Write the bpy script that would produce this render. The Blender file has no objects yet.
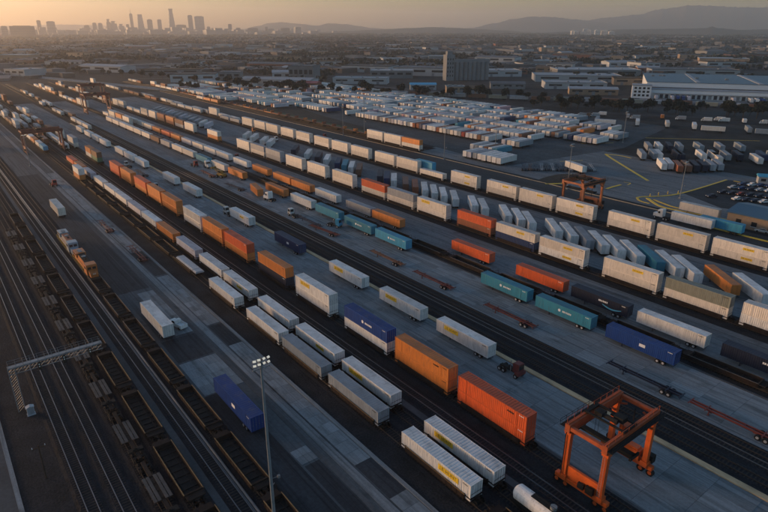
import bpy, math, random
from mathutils import Vector, Matrix
R = math.radians
random.seed(11)
S = bpy.context.scene
COL = S.collection

# ------------------------------------------------------------------ camera, sky, sun, exposure
cam = bpy.data.cameras.new("camera"); cam.sensor_width = 36.0; cam.lens = 36.0 * 588.8 / 768.0
cam.clip_start = 0.5; cam.clip_end = 60000.0
co = bpy.data.objects.new("camera", cam); COL.objects.link(co)
co.location = (0, 0, 67.45); co.rotation_euler = (R(90 - 21.22), 0, R(-37.87)); S.camera = co

SUN_HEAD, SUN_ELEV = -34.0, 2.1           # degrees from the track direction (+Y), towards +X positive
W = bpy.data.worlds.new("World"); S.world = W; W.use_nodes = True
wn = W.node_tree.nodes; wl = W.node_tree.links
sky = wn.new("ShaderNodeTexSky"); sky.sky_type = 'NISHITA'; sky.sun_disc = False
sky.sun_elevation = R(SUN_ELEV + 0.9); sky.sun_rotation = R(SUN_HEAD)
sky.altitude = 50; sky.air_density = 1.0; sky.dust_density = 1.2; sky.ozone_density = 2.3
wl.new(sky.outputs[0], wn["Background"].inputs[0]); wn["Background"].inputs[1].default_value = 0.15
sl = bpy.data.lights.new("sun", 'SUN'); sl.energy = 3.6; sl.angle = R(15); sl.color = (1.0, 0.58, 0.30)
so = bpy.data.objects.new("sun", sl); COL.objects.link(so)
sd = Vector((math.sin(R(SUN_HEAD)) * math.cos(R(SUN_ELEV)), math.cos(R(SUN_HEAD)) * math.cos(R(SUN_ELEV)), math.sin(R(SUN_ELEV))))
so.rotation_euler = (-sd).to_track_quat('-Z', 'Y').to_euler(); so.location = (-200, 300, 300)
vs = S.view_settings; vs.view_transform = 'Standard'; vs.look = 'None'; vs.gamma = 1.0; vs.exposure = 1.38; vs.use_curve_mapping = False
S.render.engine = 'CYCLES'
S.cycles.use_denoising = True; S.cycles.max_bounces = 4; S.cycles.diffuse_bounces = 2; S.cycles.glossy_bounces = 2
S.cycles.volume_bounces = 1; S.cycles.transmission_bounces = 2

# ------------------------------------------------------------------ mesh and object helpers
class MB:
    def __init__(s): s.v = []; s.f = []; s.m = []
    def face(s, pts, m=0):
        k = len(s.v); s.v += [tuple(p) for p in pts]; s.f.append(tuple(range(k, k + len(pts)))); s.m.append(m); return s
    def box(s, x0, x1, y0, y1, z0, z1, m=0):
        k = len(s.v)
        s.v += [(x0, y0, z0), (x1, y0, z0), (x1, y1, z0), (x0, y1, z0), (x0, y0, z1), (x1, y0, z1), (x1, y1, z1), (x0, y1, z1)]
        s.f += [(k, k+3, k+2, k+1), (k+4, k+5, k+6, k+7), (k, k+1, k+5, k+4), (k+1, k+2, k+6, k+5), (k+2, k+3, k+7, k+6), (k+3, k, k+4, k+7)]
        s.m += [m] * 6; return s
    def bar(s, p, q, r, n=6, m=0, r2=None):
        p = Vector(p); q = Vector(q); d = (q - p)
        if d.length < 1e-6: return s
        r2 = r if r2 is None else r2
        d.normalize(); u = d.orthogonal().normalized(); w = d.cross(u); k = len(s.v)
        for c, rr in ((p, r), (q, r2)):
            for i in range(n):
                a = 2 * math.pi * (i + .5) / n; s.v.append(tuple(c + (u * math.cos(a) + w * math.sin(a)) * rr))
        for i in range(n):
            j = (i + 1) % n; s.f.append((k+i, k+j, k+n+j, k+n+i)); s.m.append(m)
        s.f.append(tuple(k + i for i in reversed(range(n)))); s.f.append(tuple(k + n + i for i in range(n))); s.m += [m, m]; return s
    def beam(s, p, q, w, h, m=0):
        """square bar from p to q, w wide sideways, h high"""
        p = Vector(p); q = Vector(q); d = (q - p).normalized()
        up = Vector((0, 0, 1)) if abs(d.z) < .95 else Vector((0, 1, 0))
        u = d.cross(up).normalized(); t = u.cross(d).normalized(); k = len(s.v)
        for c in (p, q):
            for a, b in ((-1, -1), (1, -1), (1, 1), (-1, 1)): s.v.append(tuple(c + u * (a * w / 2) + t * (b * h / 2)))
        s.f += [(k, k+3, k+2, k+1), (k+4, k+5, k+6, k+7), (k, k+1, k+5, k+4), (k+1, k+2, k+6, k+5), (k+2, k+3, k+7, k+6), (k+3, k, k+4, k+7)]
        s.m += [m] * 6; return s
    def prism(s, poly, x0, x1, axis='x', m=0):
        """poly = list of (a, b); extruded along axis"""
        def P(a, b, t): return (t, a, b) if axis == 'x' else ((a, t, b) if axis == 'y' else (a, b, t))
        k = len(s.v); n = len(poly)
        s.v += [P(a, b, x0) for a, b in poly] + [P(a, b, x1) for a, b in poly]
        for i in range(n):
            j = (i + 1) % n; s.f.append((k+i, k+j, k+n+j, k+n+i)); s.m.append(m)
        s.f.append(tuple(k + i for i in reversed(range(n)))); s.f.append(tuple(k + n + i for i in range(n))); s.m += [m, m]; return s
    def mesh(s, name, slots=1, smooth=False):
        me = bpy.data.meshes.new(name); me.from_pydata(s.v, [], s.f)
        for _ in range(slots): me.materials.append(None)
        if slots > 1: me.polygons.foreach_set("material_index", s.m)
        if smooth: me.polygons.foreach_set("use_smooth", [True] * len(me.polygons))
        me.update(); return me

def obj(name, me, mats, parent=None, loc=(0, 0, 0), rz=0.0, **props):
    o = bpy.data.objects.new(name, me); COL.objects.link(o)
    if me is not None and mats is not None:
        if not isinstance(mats, (list, tuple)): mats = [mats]
        for i, m in enumerate(mats):
            if i < len(o.material_slots): o.material_slots[i].link = 'OBJECT'; o.material_slots[i].material = m
    o.location = loc
    if rz: o.rotation_euler = (0, 0, rz)
    if parent is not None: o.parent = parent
    for k, v in props.items():
        if v is not None: o[k] = v
    return o

def thing(name, label, cat, loc, rz=0.0, group=None):
    o = bpy.data.objects.new(name, None); COL.objects.link(o); o.empty_display_size = 0.5
    o.location = loc; o.rotation_euler = (0, 0, rz); o["label"] = label; o["category"] = cat
    if group: o["group"] = group
    return o

ORD = ["nearest"] + """second third fourth fifth sixth seventh eighth ninth tenth eleventh twelfth thirteenth fourteenth fifteenth sixteenth seventeenth
eighteenth nineteenth twentieth""".split()
_T = {2: "twenty", 3: "thirty", 4: "forty", 5: "fifty", 6: "sixty", 7: "seventy", 8: "eighty", 9: "ninety"}
_F = ["", "first", "second", "third", "fourth", "fifth", "sixth", "seventh", "eighth", "ninth"]
def nth(i):
    if i < 20: return ORD[i]
    n = i + 1
    if n % 10 == 0: return _T[n // 10][:-1] + "ieth"
    return _T[n // 10] + "-" + _F[n % 10]

# ------------------------------------------------------------------ materials
MATS = {}
def mat(name, col, rough=0.6, var=0.25, scale=0.6, metal=0.0, rnd=0.12, streak=None, dirt=None, bump=0.0, bscale=3.0, world=False, fine=0.0, spec=None, wear=0.0):
    """principled paint / stone with noise mottling; streak=(sx,sy,sz) scales the noise per axis; dirt=(colour, amount)"""
    if name in MATS: return MATS[name]
    m = bpy.data.materials.new(name); m.use_nodes = True; nt = m.node_tree; n = nt.nodes; l = nt.links
    b = n["Principled BSDF"]; b.inputs["Roughness"].default_value = rough; b.inputs["Metallic"].default_value = metal
    b.inputs["Specular IOR Level"].default_value = spec if spec is not None else (.12 if world or rough > .75 else .4)
    if world: src = n.new("ShaderNodeNewGeometry").outputs["Position"]
    else: src = n.new("ShaderNodeTexCoord").outputs["Object"]
    mp = n.new("ShaderNodeMapping"); l.new(src, mp.inputs[0])
    if streak: mp.inputs["Scale"].default_value = streak
    vec = mp.outputs[0]
    if not world:   # shift the pattern per object so that copies differ
        oi = n.new("ShaderNodeObjectInfo"); ad = n.new("ShaderNodeVectorMath"); ad.operation = 'ADD'
        mu = n.new("ShaderNodeMath"); mu.operation = 'MULTIPLY'; mu.inputs[1].default_value = 97.0
        l.new(oi.outputs["Random"], mu.inputs[0]); l.new(vec, ad.inputs[0]); l.new(mu.outputs[0], ad.inputs[1]); vec = ad.outputs[0]
    nz = n.new("ShaderNodeTexNoise"); nz.inputs["Scale"].default_value = scale; nz.inputs["Detail"].default_value = 7; nz.inputs["Roughness"].default_value = 0.62
    l.new(vec, nz.inputs[0])
    mr = n.new("ShaderNodeMapRange"); mr.inputs[1].default_value = 0.25; mr.inputs[2].default_value = 0.75
    mr.inputs[3].default_value = 1 - var; mr.inputs[4].default_value = 1 + var; l.new(nz.outputs[0], mr.inputs[0])
    val = mr.outputs[0]
    if fine > 0:
        n2 = n.new("ShaderNodeTexNoise"); n2.inputs["Scale"].default_value = scale * 14; n2.inputs["Detail"].default_value = 4; l.new(src, n2.inputs[0])
        m2 = n.new("ShaderNodeMapRange"); m2.inputs[1].default_value = 0.3; m2.inputs[2].default_value = 0.7; m2.inputs[3].default_value = 1 - fine; m2.inputs[4].default_value = 1 + fine
        l.new(n2.outputs[0], m2.inputs[0]); mm = n.new("ShaderNodeMath"); mm.operation = 'MULTIPLY'; l.new(val, mm.inputs[0]); l.new(m2.outputs[0], mm.inputs[1]); val = mm.outputs[0]
    if rnd > 0 and not world:
        r2 = n.new("ShaderNodeMapRange"); r2.inputs[3].default_value = 1 - rnd; r2.inputs[4].default_value = 1 + rnd
        l.new(oi.outputs["Random"], r2.inputs[0]); mm = n.new("ShaderNodeMath"); mm.operation = 'MULTIPLY'
        l.new(val, mm.inputs[0]); l.new(r2.outputs[0], mm.inputs[1]); val = mm.outputs[0]
    vm = n.new("ShaderNodeVectorMath"); vm.operation = 'SCALE'; vm.inputs[0].default_value = col[:3]; l.new(val, vm.inputs["Scale"])
    out = vm.outputs[0]
    if dirt:
        dn = n.new("ShaderNodeTexNoise"); dn.inputs["Scale"].default_value = scale * 2.3; dn.inputs["Detail"].default_value = 9; dn.inputs["Roughness"].default_value = 0.7
        l.new(vec, dn.inputs[0]); dr = n.new("ShaderNodeMapRange"); dr.inputs[1].default_value = 0.5; dr.inputs[2].default_value = 0.78; dr.inputs[4].default_value = dirt[1]
        l.new(dn.outputs[0], dr.inputs[0]); mx = n.new("ShaderNodeMix"); mx.data_type = 'RGBA'
        l.new(dr.outputs[0], mx.inputs[0]); l.new(out, mx.inputs[6]); mx.inputs[7].default_value = (*dirt[0], 1); out = mx.outputs[2]
    if wear > 0:   # long tyre streaks along the lanes and round oil stains
        gp = n.new("ShaderNodeNewGeometry"); prev = out
        for sc, nscale, lo, hi, amt in (((1.5, .018, 1), 1.0, .50, .64, wear), ((1, .55, 1), .33, .60, .70, wear * .9), ((5, .05, 1), .8, .52, .60, wear * .3)):
            mq = n.new("ShaderNodeMapping"); mq.inputs["Scale"].default_value = sc; l.new(gp.outputs["Position"], mq.inputs[0])
            nq = n.new("ShaderNodeTexNoise"); nq.inputs["Scale"].default_value = nscale; nq.inputs["Detail"].default_value = 6; l.new(mq.outputs[0], nq.inputs[0])
            rq = n.new("ShaderNodeMapRange"); rq.inputs[1].default_value = lo; rq.inputs[2].default_value = hi; rq.inputs[3].default_value = 1.0; rq.inputs[4].default_value = 1 - amt; l.new(nq.outputs[0], rq.inputs[0])
            vq = n.new("ShaderNodeVectorMath"); vq.operation = 'SCALE'; l.new(prev, vq.inputs[0]); l.new(rq.outputs[0], vq.inputs["Scale"]); prev = vq.outputs[0]
        out = prev
    l.new(out, b.inputs["Base Color"])
    if bump > 0:
        bn = n.new("ShaderNodeTexNoise"); bn.inputs["Scale"].default_value = bscale; bn.inputs["Detail"].default_value = 5; l.new(src, bn.inputs[0])
        bp = n.new("ShaderNodeBump"); bp.inputs["Strength"].default_value = bump; bp.inputs["Distance"].default_value = 0.2; l.new(bn.outputs[0], bp.inputs["Height"]); l.new(bp.outputs[0], b.inputs["Normal"])
    MATS[name] = m; return m

GR = (0.10, 0.085, 0.07)
def paint(name, col, rough=0.45, dirt=0.45): return mat("paint_" + name, col, rough, var=0.16, scale=0.7, rnd=0.16, streak=(1.6, 1.6, .35), dirt=(GR, dirt * 1.35))
P = {
 'white': paint('white', (.66, .65, .63)), 'cream': paint('cream', (.65, .59, .52), dirt=.3), 'grey': paint('grey', (.30, .32, .35)), 'lilac': paint('lilac', (.46, .46, .52)),  # the warmer second white has the low sun's tint put into its colour
 'silver': paint('silver', (.25, .285, .32), .4), 'orange': paint('orange', (.60, .20, .045)), 'vermilion': paint('vermilion', (.62, .105, .03)), 'rust': paint('rust', (.26, .085, .04), .7),
 'teal': paint('teal', (.035, .23, .33)), 'sky': paint('sky', (.05, .32, .50)), 'navy': paint('navy', (.008, .030, .10), dirt=.1), 'blue': paint('blue', (.008, .045, .20), dirt=.1), 'dark': paint('dark', (.010, .017, .040), dirt=.08),
 'olive': paint('olive', (.22, .23, .19)), 'brown': paint('brown', (.16, .075, .045), .7), 'pink': paint('pink', (.50, .30, .34)), 'red': paint('red', (.26, .022, .02)), 'green': paint('green', (.05, .16, .09)), 'maroon': paint('maroon', (.13, .028, .025), .6),
}
ROOF = {k: mat('roof_paint_' + k, [c * .80 + .006 for c in v], .65, var=.26, scale=.28, rnd=.14, streak=(1.2, .8, 1), dirt=((.12, .11, .10), .65 if max(v) > .15 else .12)) for k, v in {'white': (.66, .67, .67), 'cream': (.62, .60, .57), 'grey': (.28, .30, .33), 'lilac': (.44, .45, .50), 'silver': (.25, .285, .32), 'orange': (.52, .18, .05), 'vermilion': (.54, .10, .035), 'rust': (.24, .08, .04), 'teal': (.035, .21, .30), 'sky': (.05, .29, .44), 'navy': (.009, .032, .085), 'blue': (.008, .045, .20), 'dark': (.010, .017, .04), 'olive': (.22, .23, .19), 'brown': (.15, .075, .05), 'pink': (.46, .29, .32), 'red': (.24, .022, .02), 'green': (.05, .15, .085), 'maroon': (.13, .028, .025)}.items()}
NAMEOF = {'white': 'white', 'cream': 'cream white', 'grey': 'grey', 'lilac': 'pale lilac-grey', 'silver': 'silver', 'orange': 'orange', 'vermilion': 'bright red-orange', 'rust': 'rusty red', 'teal': 'teal',
 'sky': 'bright teal', 'navy': 'navy blue', 'blue': 'deep blue', 'dark': 'dark navy', 'olive': 'grey-green', 'brown': 'brown', 'pink': 'pinkish', 'red': 'red', 'green': 'green', 'maroon': 'dull red'}
steel = mat("rail_steel", (.20, .20, .21), .38, var=.15, metal=.7, rnd=0)
rustrail = mat("rail_rust", (.055, .042, .036), .6, var=.3, metal=.2, rnd=0)
darksteel = mat("dark_steel", (.018, .018, .018), .7, var=.35, scale=1.2, spec=.12)
carbrown = mat("car_brown", (.024, .018, .016), .75, spec=.12, var=.4, scale=.8, dirt=((.055, .03, .02), .5))
yellowedge = mat("sill_yellow", (.17, .105, .04), .6, var=.45, scale=1.1, dirt=((.04, .03, .025), .7))
tanedge = mat("sill_grey", (.10, .088, .08), .6, var=.4, scale=1.1, dirt=((.04, .03, .025), .7))
rubber = mat("rubber", (.018, .018, .019), .8, var=.3)
rimm = mat("rim", (.38, .38, .38), .4, var=.2)
glass = mat("dark_glass", (.02, .025, .03), .08, var=.05, rnd=0)
yel = mat("traffic_yellow", (.72, .46, .035), .6, var=.2, scale=.8, dirt=((.12, .10, .07), .5))
logo_y = mat("logo_yellow", (.68, .46, .03), .5, var=.15, dirt=((.25, .2, .1), .4)); logo_k = mat("logo_black", (.02, .018, .015), .5, var=.1); logo_w = mat("logo_white", (.70, .72, .74), .5, var=.1); logo_b = mat("logo_blue", (.10, .42, .62), .5, var=.1)
cr_or = mat("crane_orange", (.56, .10, .018), .5, var=.2, scale=.5, dirt=((.10, .05, .03), .55)); cr_rd = mat("crane_rust", (.22, .065, .045), .6, var=.3, dirt=((.06, .04, .03), .5))
galv = mat("galvanised", (.20, .215, .225), .55, var=.25, metal=.1)
ballast = mat("ballast", (.017, .020, .025), .95, var=.45, scale=.25, world=True, fine=.35, bump=.6, bscale=2.5, dirt=((.012, .011, .011), .6))
ballast_b = mat("ballast_brown", (.021, .024, .028), .95, var=.45, scale=.2, world=True, fine=.35, bump=.6, bscale=2.5, dirt=((.015, .013, .012), .5))
asphalt = mat("asphalt", (.050, .052, .055), .82, var=.35, scale=.10, world=True, streak=(1.0, .16, 1), fine=.16, dirt=((.02, .02, .022), .7))
asph_d = mat("asphalt_dark", (.040, .045, .052), .8, wear=.4, var=.35, scale=.12, world=True, streak=(1.0, .2, 1), fine=.18, dirt=((.015, .015, .016), .6))
asph_l = mat("asphalt_pale", (.085, .09, .095), .85, var=.3, scale=.10, world=True, streak=(1.0, .3, 1), fine=.12, dirt=((.03, .03, .032), .6))
pad_far = mat("pad_far", (.155, .172, .185), .85, wear=.34, var=.3, scale=.08, world=True, streak=(1.2, .2, 1), fine=.14, dirt=((.035, .037, .04), .75))
concrete = mat("pad_concrete", (.20, .222, .236), .8, wear=.32, var=.22, scale=.16, rnd=.10, world=False, streak=(1.6, .22, 1), fine=.10, dirt=((.035, .036, .038), .75))
conc_l = mat("pale_concrete", (.21, .225, .235), .85, wear=.35, var=.2, scale=.25, world=True, fine=.12, streak=(1.5, .3, 1), dirt=((.08, .08, .08), .6))
sleeper_m = mat("sleeper", (.042, .038, .035), .9, var=.4, scale=2.0, world=True)
dirt_m = mat("dirt", (.052, .046, .040), .95, var=.4, scale=.05, world=True, fine=.25, dirt=((.04, .042, .028), .7))
ground_m = mat("ground_earth", (.028, .030, .033), .95, var=.45, scale=.006, world=True, fine=.5, dirt=((.024, .027, .019), .8))
leaf_m = mat("leaves", (.020, .026, .021), .9, var=.5, scale=.25, rnd=.3, world=False)
bark_m = mat("bark", (.06, .045, .035), .9)

# ------------------------------------------------------------------ ground, pads, tracks
def sheet(name, x0, x1, y0, y1, z, m, parent=None, kind='structure', **kw):
    me = MB().face([(x0, y0, z), (x1, y0, z), (x1, y1, z), (x0, y1, z)]).mesh(name)
    return obj(name, me, m, parent, kind=kind if parent is None else None, **kw)
def poly_sheet(name, pts, z, m, kind='structure'):
    return obj(name, MB().face([(x, y, z) for x, y in pts]).mesh(name), m, kind=kind)

gm = MB(); NG = 24; G0, G1 = -14000, 14500
gm.face([(G0, G0, 0), (G1, G0, 0), (G1, G1, 0), (G0, G1, 0)])
obj("ground", gm.mesh("ground"), ground_m, kind='structure')
# yard surface, the ballast field on the left and the paved pads
sheet("yard_ground", -60, 232, 5, 900, .02, ballast_b)
sheet("access_road", -40, -1.2, 20, 900, .05, asph_l)
obj("road_kerb", MB().box(-1.2, -.5, 20, 700, .0, .18).mesh("road_kerb"), conc_l, kind='structure')
sheet("service_lane", 22.6, 24.1, 20, 700, .06, asph_l)
asph_m = mat("asphalt_mid", (.085, .096, .105), .85, wear=.36, var=.35, scale=.10, world=True, streak=(1.0, .12, 1), fine=.14, dirt=((.025, .026, .028), .7))
sheet("loading_pad", 31.6, 47.4, 20, 700, .06, asph_m)
for x0, x1, y0, y1 in ((31.6, 37.0, 20, 98.2), (32.4, 40.35, 113.6, 124.9), (44.05, 47.3, 113.4, 125.8), (44.05, 47.3, 52, 65.5), (44.05, 47.3, 165, 189), (31.7, 40.2, 158, 330), (37.4, 40.2, 52, 69.4), (36.0, 38.8, 86, 96)):
    sheet("asphalt_patch", x0, x1, y0, y1, .085, asph_d)
sheet("trailer_pad", 72.6, 89.0, 15, 660, .05, pad_far)
sheet("chassis_pad", 102.6, 117.7, 10, 660, .05, pad_far)
sheet("orange_trailer_pad", 124.6, 141.6, 10, 660, .05, pad_far)
sheet("parking_apron", 150.5, 183.5, 10, 660, .05, pad_far)
sheet("cream_train_apron", 193.0, 222.5, 10, 700, .045, asphalt)
sheet("service_strip", 60.9, 62.3, 20, 500, .055, asph_l)
sheet("right_yard", 226, 312, 40, 262, .06, pad_far)
asph_m2 = mat("lot_asphalt", (.072, .08, .088), .85, wear=.35, var=.35, scale=.05, world=True, fine=.2, dirt=((.03, .032, .034), .7))
poly_sheet("trailer_lot", [(236, 200), (330, 190), (430, 215), (440, 420), (400, 640), (300, 640), (262, 420)], .075, asph_m2)
poly_sheet("dirt_lot", [(240, 300), (262, 300), (276, 420), (300, 640), (260, 640), (238, 440)], .06, dirt_m)
poly_sheet("car_park", [(245.5, 96), (256, 117.0), (296, 115.5), (330, 60), (262, 60)], .09, asph_d)

def slabs(pad, xs, y0, y1, ly, z, m, gap=.05, jitter=.012, name="slab", limit=300, skip=None):
    """concrete panels with open joints, each its own piece of the pad"""
    p = bpy.data.objects[pad]; cache = {}; k = 0
    for j in range(int((y1 - y0) / ly)):
        for a, b in zip(xs[:-1], xs[1:]):
            cx, cy = (a + b) / 2, y0 + (j + .5) * ly
            if skip and skip(cx, cy): continue
            w = round(b - a, 3)
            if w not in cache: cache[w] = MB().box(-w/2 + gap/2, w/2 - gap/2, -ly/2 + gap/2, ly/2 - gap/2, -.02, .03).mesh(name)
            o = obj(name, cache[w], m, p, (cx, cy, z + random.uniform(0, jitter))); k += 1
            if k >= limit: return
pad_patch = lambda x, y: (113.6 < y < 126 and 44 < x < 47.5) or (55 < y < 65.6) or (165 < y < 190)
slabs("loading_pad", [44.05, 47.35], 49, 330, 3.1, .075, concrete, skip=pad_patch)
slabs("loading_pad", [37.2, 40.3], 69.9, 74, 2.0, .075, concrete)
slabs("loading_pad", [32.2, 36.3, 40.4], 98.5, 113.2, 3.6, .075, concrete)
slabs("loading_pad", [36.2, 40.4], 126, 156, 3.7, .075, concrete)
slabs("trailer_pad", [72.8, 76.8, 80.8, 84.8, 88.8], 20, 330, 6.2, .065, concrete)
slabs("chassis_pad", [102.8, 106.5, 110.2, 113.9, 117.6], 14, 320, 6.2, .065, concrete)
for nm, a, b, m, z in (("pad_strip", 42.1, 43.7, conc_l, .10), ("pad_strip", 40.5, 41.3, asph_l, .10), ("pad_kerb", 47.45, 48.15, conc_l, .22)):
    obj(nm, MB().box(a, b, 30, 800, .0, z).mesh(nm), m, kind='structure')
sheet("painted_line", 37.08, 37.22, 30, 66, .095, asph_l); sheet("painted_line", 38.3, 38.42, 160, 420, .095, asph_l)
ykm = mat("kerb_yellow", (.52, .37, .22), .8, var=.35, scale=.4, world=True, streak=(1, .3, 1), dirt=((.10, .095, .08), .7))
obj("pad_kerb", MB().box(89.05, 90.3, 10, 500, .0, .24).mesh("pad_kerb"), ykm, kind='structure')
obj("pad_kerb", MB().box(101.6, 102.55, 10, 700, .0, .16).mesh("pad_kerb"), conc_l, kind='structure')
obj("pad_kerb", MB().box(72.0, 72.55, 10, 500, .0, .16).mesh("pad_kerb"), asph_l, kind='structure')
obj("pad_kerb", MB().box(117.75, 118.2, 10, 700, .0, .16).mesh("pad_kerb"), asph_l, kind='structure')
obj("pad_kerb", MB().box(222.6, 223.3, 100, 700, .0, .2).mesh("pad_kerb"), ykm, kind='structure')
obj("pipe_run", MB().bar((27.0, 20, .25), (27.0, 400, .25), .22, 8).bar((26.6, 20, .18), (26.6, 400, .18), .1, 6).mesh("pipe_run"), mat("pipe_grey", (.12, .125, .13), .6, var=.3, scale=.3), label="long grey pipe run along the lane beside the empty well cars", category="pipe")

def track_mesh(length):
    r = MB()
    for sx in (-1, 1):
        x = sx * .755
        r.box(x - .07, x + .07, 0, length, .20, .23).box(x - .012, x + .012, 0, length, .23, .33).box(x - .037, x + .037, 0, length, .33, .38)
    s = MB(); n = int(length / .62)
    for i in range(n):
        y = i * .62 + .2; s.box(-1.28, 1.28, y, y + .24, .10, .205)
    b = MB(); b.prism([(-2.0, .0), (-1.45, .17), (1.45, .17), (2.0, .0)], 0, length, 'y')
    return r.mesh("rail"), s.mesh("sleepers"), b.mesh("ballast_bed")
TM = {}
def track(x, y0, y1, rm=None, m=None):
    L = round(y1 - y0)
    if L not in TM: TM[L] = track_mesh(L)
    t = obj("track_bed", TM[L][2], m or ballast, None, (x, y0, .01), kind='structure')
    obj("rail", TM[L][0], rm or rustrail, t); sl_ = obj("sleepers", TM[L][1], sleeper_m, t); sl_["kind"] = 'stuff'
for x in (7.65, 11.85): track(x, 20, 920, steel)
for x in (16.4, 20.4, 25.6, 29.4, 53.9, 58.9, 64.9): track(x, 20, 920, steel if x in (25.6, 64.9) else None)
for x in (70.3, 93.0, 97.3, 100.05): track(x, 10, 910, steel if x in (97.3,) else None)
for x in (120.9, 146.1, 187.6, 190.9): track(x, 10, 910)
for x in (226.3, 230.2, 234.4, 238.3): track(x, 258, 858)

# ------------------------------------------------------------------ containers
CW, CH = 2.59, 2.9
def container_meshes(L):
    w = CW / 2; H = CH; d = {}
    f = MB()
    for sx in (-1, 1):
        xa, xb = (w - .14, w) if sx > 0 else (-w, -w + .14)
        for y0 in (0, L - .16): f.box(xa, xb, y0, y0 + .16, 0, H)
        f.box(xa, xb, .16, L - .16, 0, .16).box(xa + (.03 if sx < 0 else -.0), xb - (.03 if sx > 0 else 0), .16, L - .16, H - .12, H)
        for y0 in (-.02, L - .17):   # corner castings, a little proud
            for z0 in (-.01, H - .15): f.box(xa - (.012 if sx < 0 else 0), xb + (.012 if sx > 0 else 0), y0, y0 + .19, z0, z0 + .165)
        if L > 13:
            for y0 in (1.98, L - 2.14): f.box(xa - (.01 if sx < 0 else -.01), xb + (.01 if sx > 0 else -.01), y0, y0 + .2, 0, H - .02)
    for y0 in (0, L - .1): f.box(-w + .14, w - .14, y0, y0 + .1, 0, .15).box(-w + .14, w - .14, y0, y0 + .1, H - .1, H)
    f.box(-w + .14, w - .14, .1, L - .1, .04, .14)
    d['frame'] = f.mesh("frame")
    p = MB(); n = int((L - .32) / .42); st = (L - .32) / n; xo, xi = 0.0, .045; pts = []
    for i in range(n):
        y = .16 + i * st
        pts += [(xo, y), (xo, y + st * .42), (xi, y + st * .55), (xi, y + st * .87)]
    pts.append((xo, L - .16))
    for (xa, ya), (xb, yb) in zip(pts[:-1], pts[1:]): p.face([(xa, ya, .16), (xa, ya, H - .12), (xb, yb, H - .12), (xb, yb, .16)])
    d['side'] = p.mesh("side_panel")
    r = MB(); n = int((L - .2) / .6); st = (L - .2) / n; pts = []
    for i in range(n):
        y = .1 + i * st; pts += [(0, y), (0, y + st * .5), (-.025, y + st * .62), (-.025, y + st * .88)]
    pts.append((0, L - .1))
    for (za, ya), (zb, yb) in zip(pts[:-1], pts[1:]): r.face([(-w + .11, ya, H + za - .01), (w - .11, ya, H + za - .01), (w - .11, yb, H + zb - .01), (-w + .11, yb, H + zb - .01)])
    d['roof'] = r.mesh("roof")
    e = MB(); e.box(-w + .14, w - .14, L - .09, L - .05, .15, H - .1)
    for i in range(6): e.box(-w + .3 + i * .38, -w + .45 + i * .38, L - .05, L - .01, .2, H - .15)
    d['end'] = e.mesh("end_wall")
    g = MB(); g.box(.015, w - .15, .02, .06, .16, H - .11)
    for z0 in (.25, 1.1, 1.95): g.box(.1, w - .25, .0, .02, z0, z0 + .6)
    d['door'] = g.mesh("door")
    k = MB()
    for x in (.3, .85): k.bar((x, -.03, .12), (x, -.03, H - .08), .022, 6); k.box(x - .05, x + .05, -.05, .02, 1.1, 1.25)
    d['rod'] = k.mesh("lock_rods")
    # plain far version: one shell with shallow posts, a roof sheet and doors
    b = MB(); b.box(-w + .02, w - .02, .02, L - .02, .02, H - .06)
    for i in range(9):
        y = .1 + i * (L - .35) / 8; b.box(-w, -w + .03, y, y + .15, .05, H - .05).box(w - .03, w, y, y + .15, .05, H - .05)
    d['shell'] = b.mesh("shell")
    d['top'] = MB().box(-w + .03, w - .03, .03, L - .03, H - .06, H).mesh("roof")
    d['fdoor'] = MB().box(.02, w - .1, -.03, .018, .12, H - .1).mesh("door")
    return d
CM = {L: container_meshes(L) for L in (16.15, 12.19)}

# flat print: lettering and marks, each a thin mesh standing on the panel
def text_mesh(body, size, name):
    cu = bpy.data.curves.new(name, 'FONT'); cu.body = body; cu.size = size; cu.align_x = 'CENTER'; cu.align_y = 'CENTER'; cu.extrude = .004; cu.resolution_u = 2
    o = bpy.data.objects.new(name, cu); COL.objects.link(o); bpy.context.view_layer.update()
    me = bpy.data.meshes.new_from_object(o.evaluated_get(bpy.context.evaluated_depsgraph_get())); bpy.data.objects.remove(o)
    rot = Matrix.Rotation(R(90), 4, 'X'); me.transform(Matrix.Rotation(R(-90), 4, 'Z') @ rot)   # now reads along -Y on a face looking to -X
    me.name = name
    while len(me.materials) < 1: me.materials.append(None)
    return me
HUNT = text_mesh("J.B. HUNT", .86, "lettering")
def plate_mesh(l, h): return MB().box(-.012, .0, -l / 2, l / 2, -h / 2, h / 2).mesh("logo_plate")
PLATE = plate_mesh(4.5, 1.05); SMALLPLATE = plate_mesh(3.2, .72)
HUNT_S = HUNT.copy(); HUNT_S.transform(Matrix.Diagonal((1, .70, .70, 1)))
def marks_mesh(seed, l, h, n):
    rr = random.Random(seed); m = MB(); y = -l / 2
    for i in range(n):
        a = l / n; m.box(-.014, 0, y, y + a * rr.uniform(.5, .8), -h / 2, h / 2 * rr.uniform(.6, 1)); y += a
    return m.mesh("wordmark")
WORD = marks_mesh(3, 2.6, .5, 7); WORDS = marks_mesh(5, 1.5, .3, 5)
sw = MB()
for i in range(14):
    a, b = i / 14, (i + 1) / 14
    ya, yb = 2.6 - 5.2 * a, 2.6 - 5.2 * b; za, zb = -.55 * math.sin(math.pi * a), -.55 * math.sin(math.pi * b); ta = .09 + .1 * math.sin(math.pi * a); tb = .09 + .1 * math.sin(math.pi * b)
    sw.face([(-.014, ya, za - ta), (-.014, ya, za + ta), (-.014, yb, zb + tb), (-.014, yb, zb - tb)])
SWOOSH = sw.mesh("swoosh")

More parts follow.
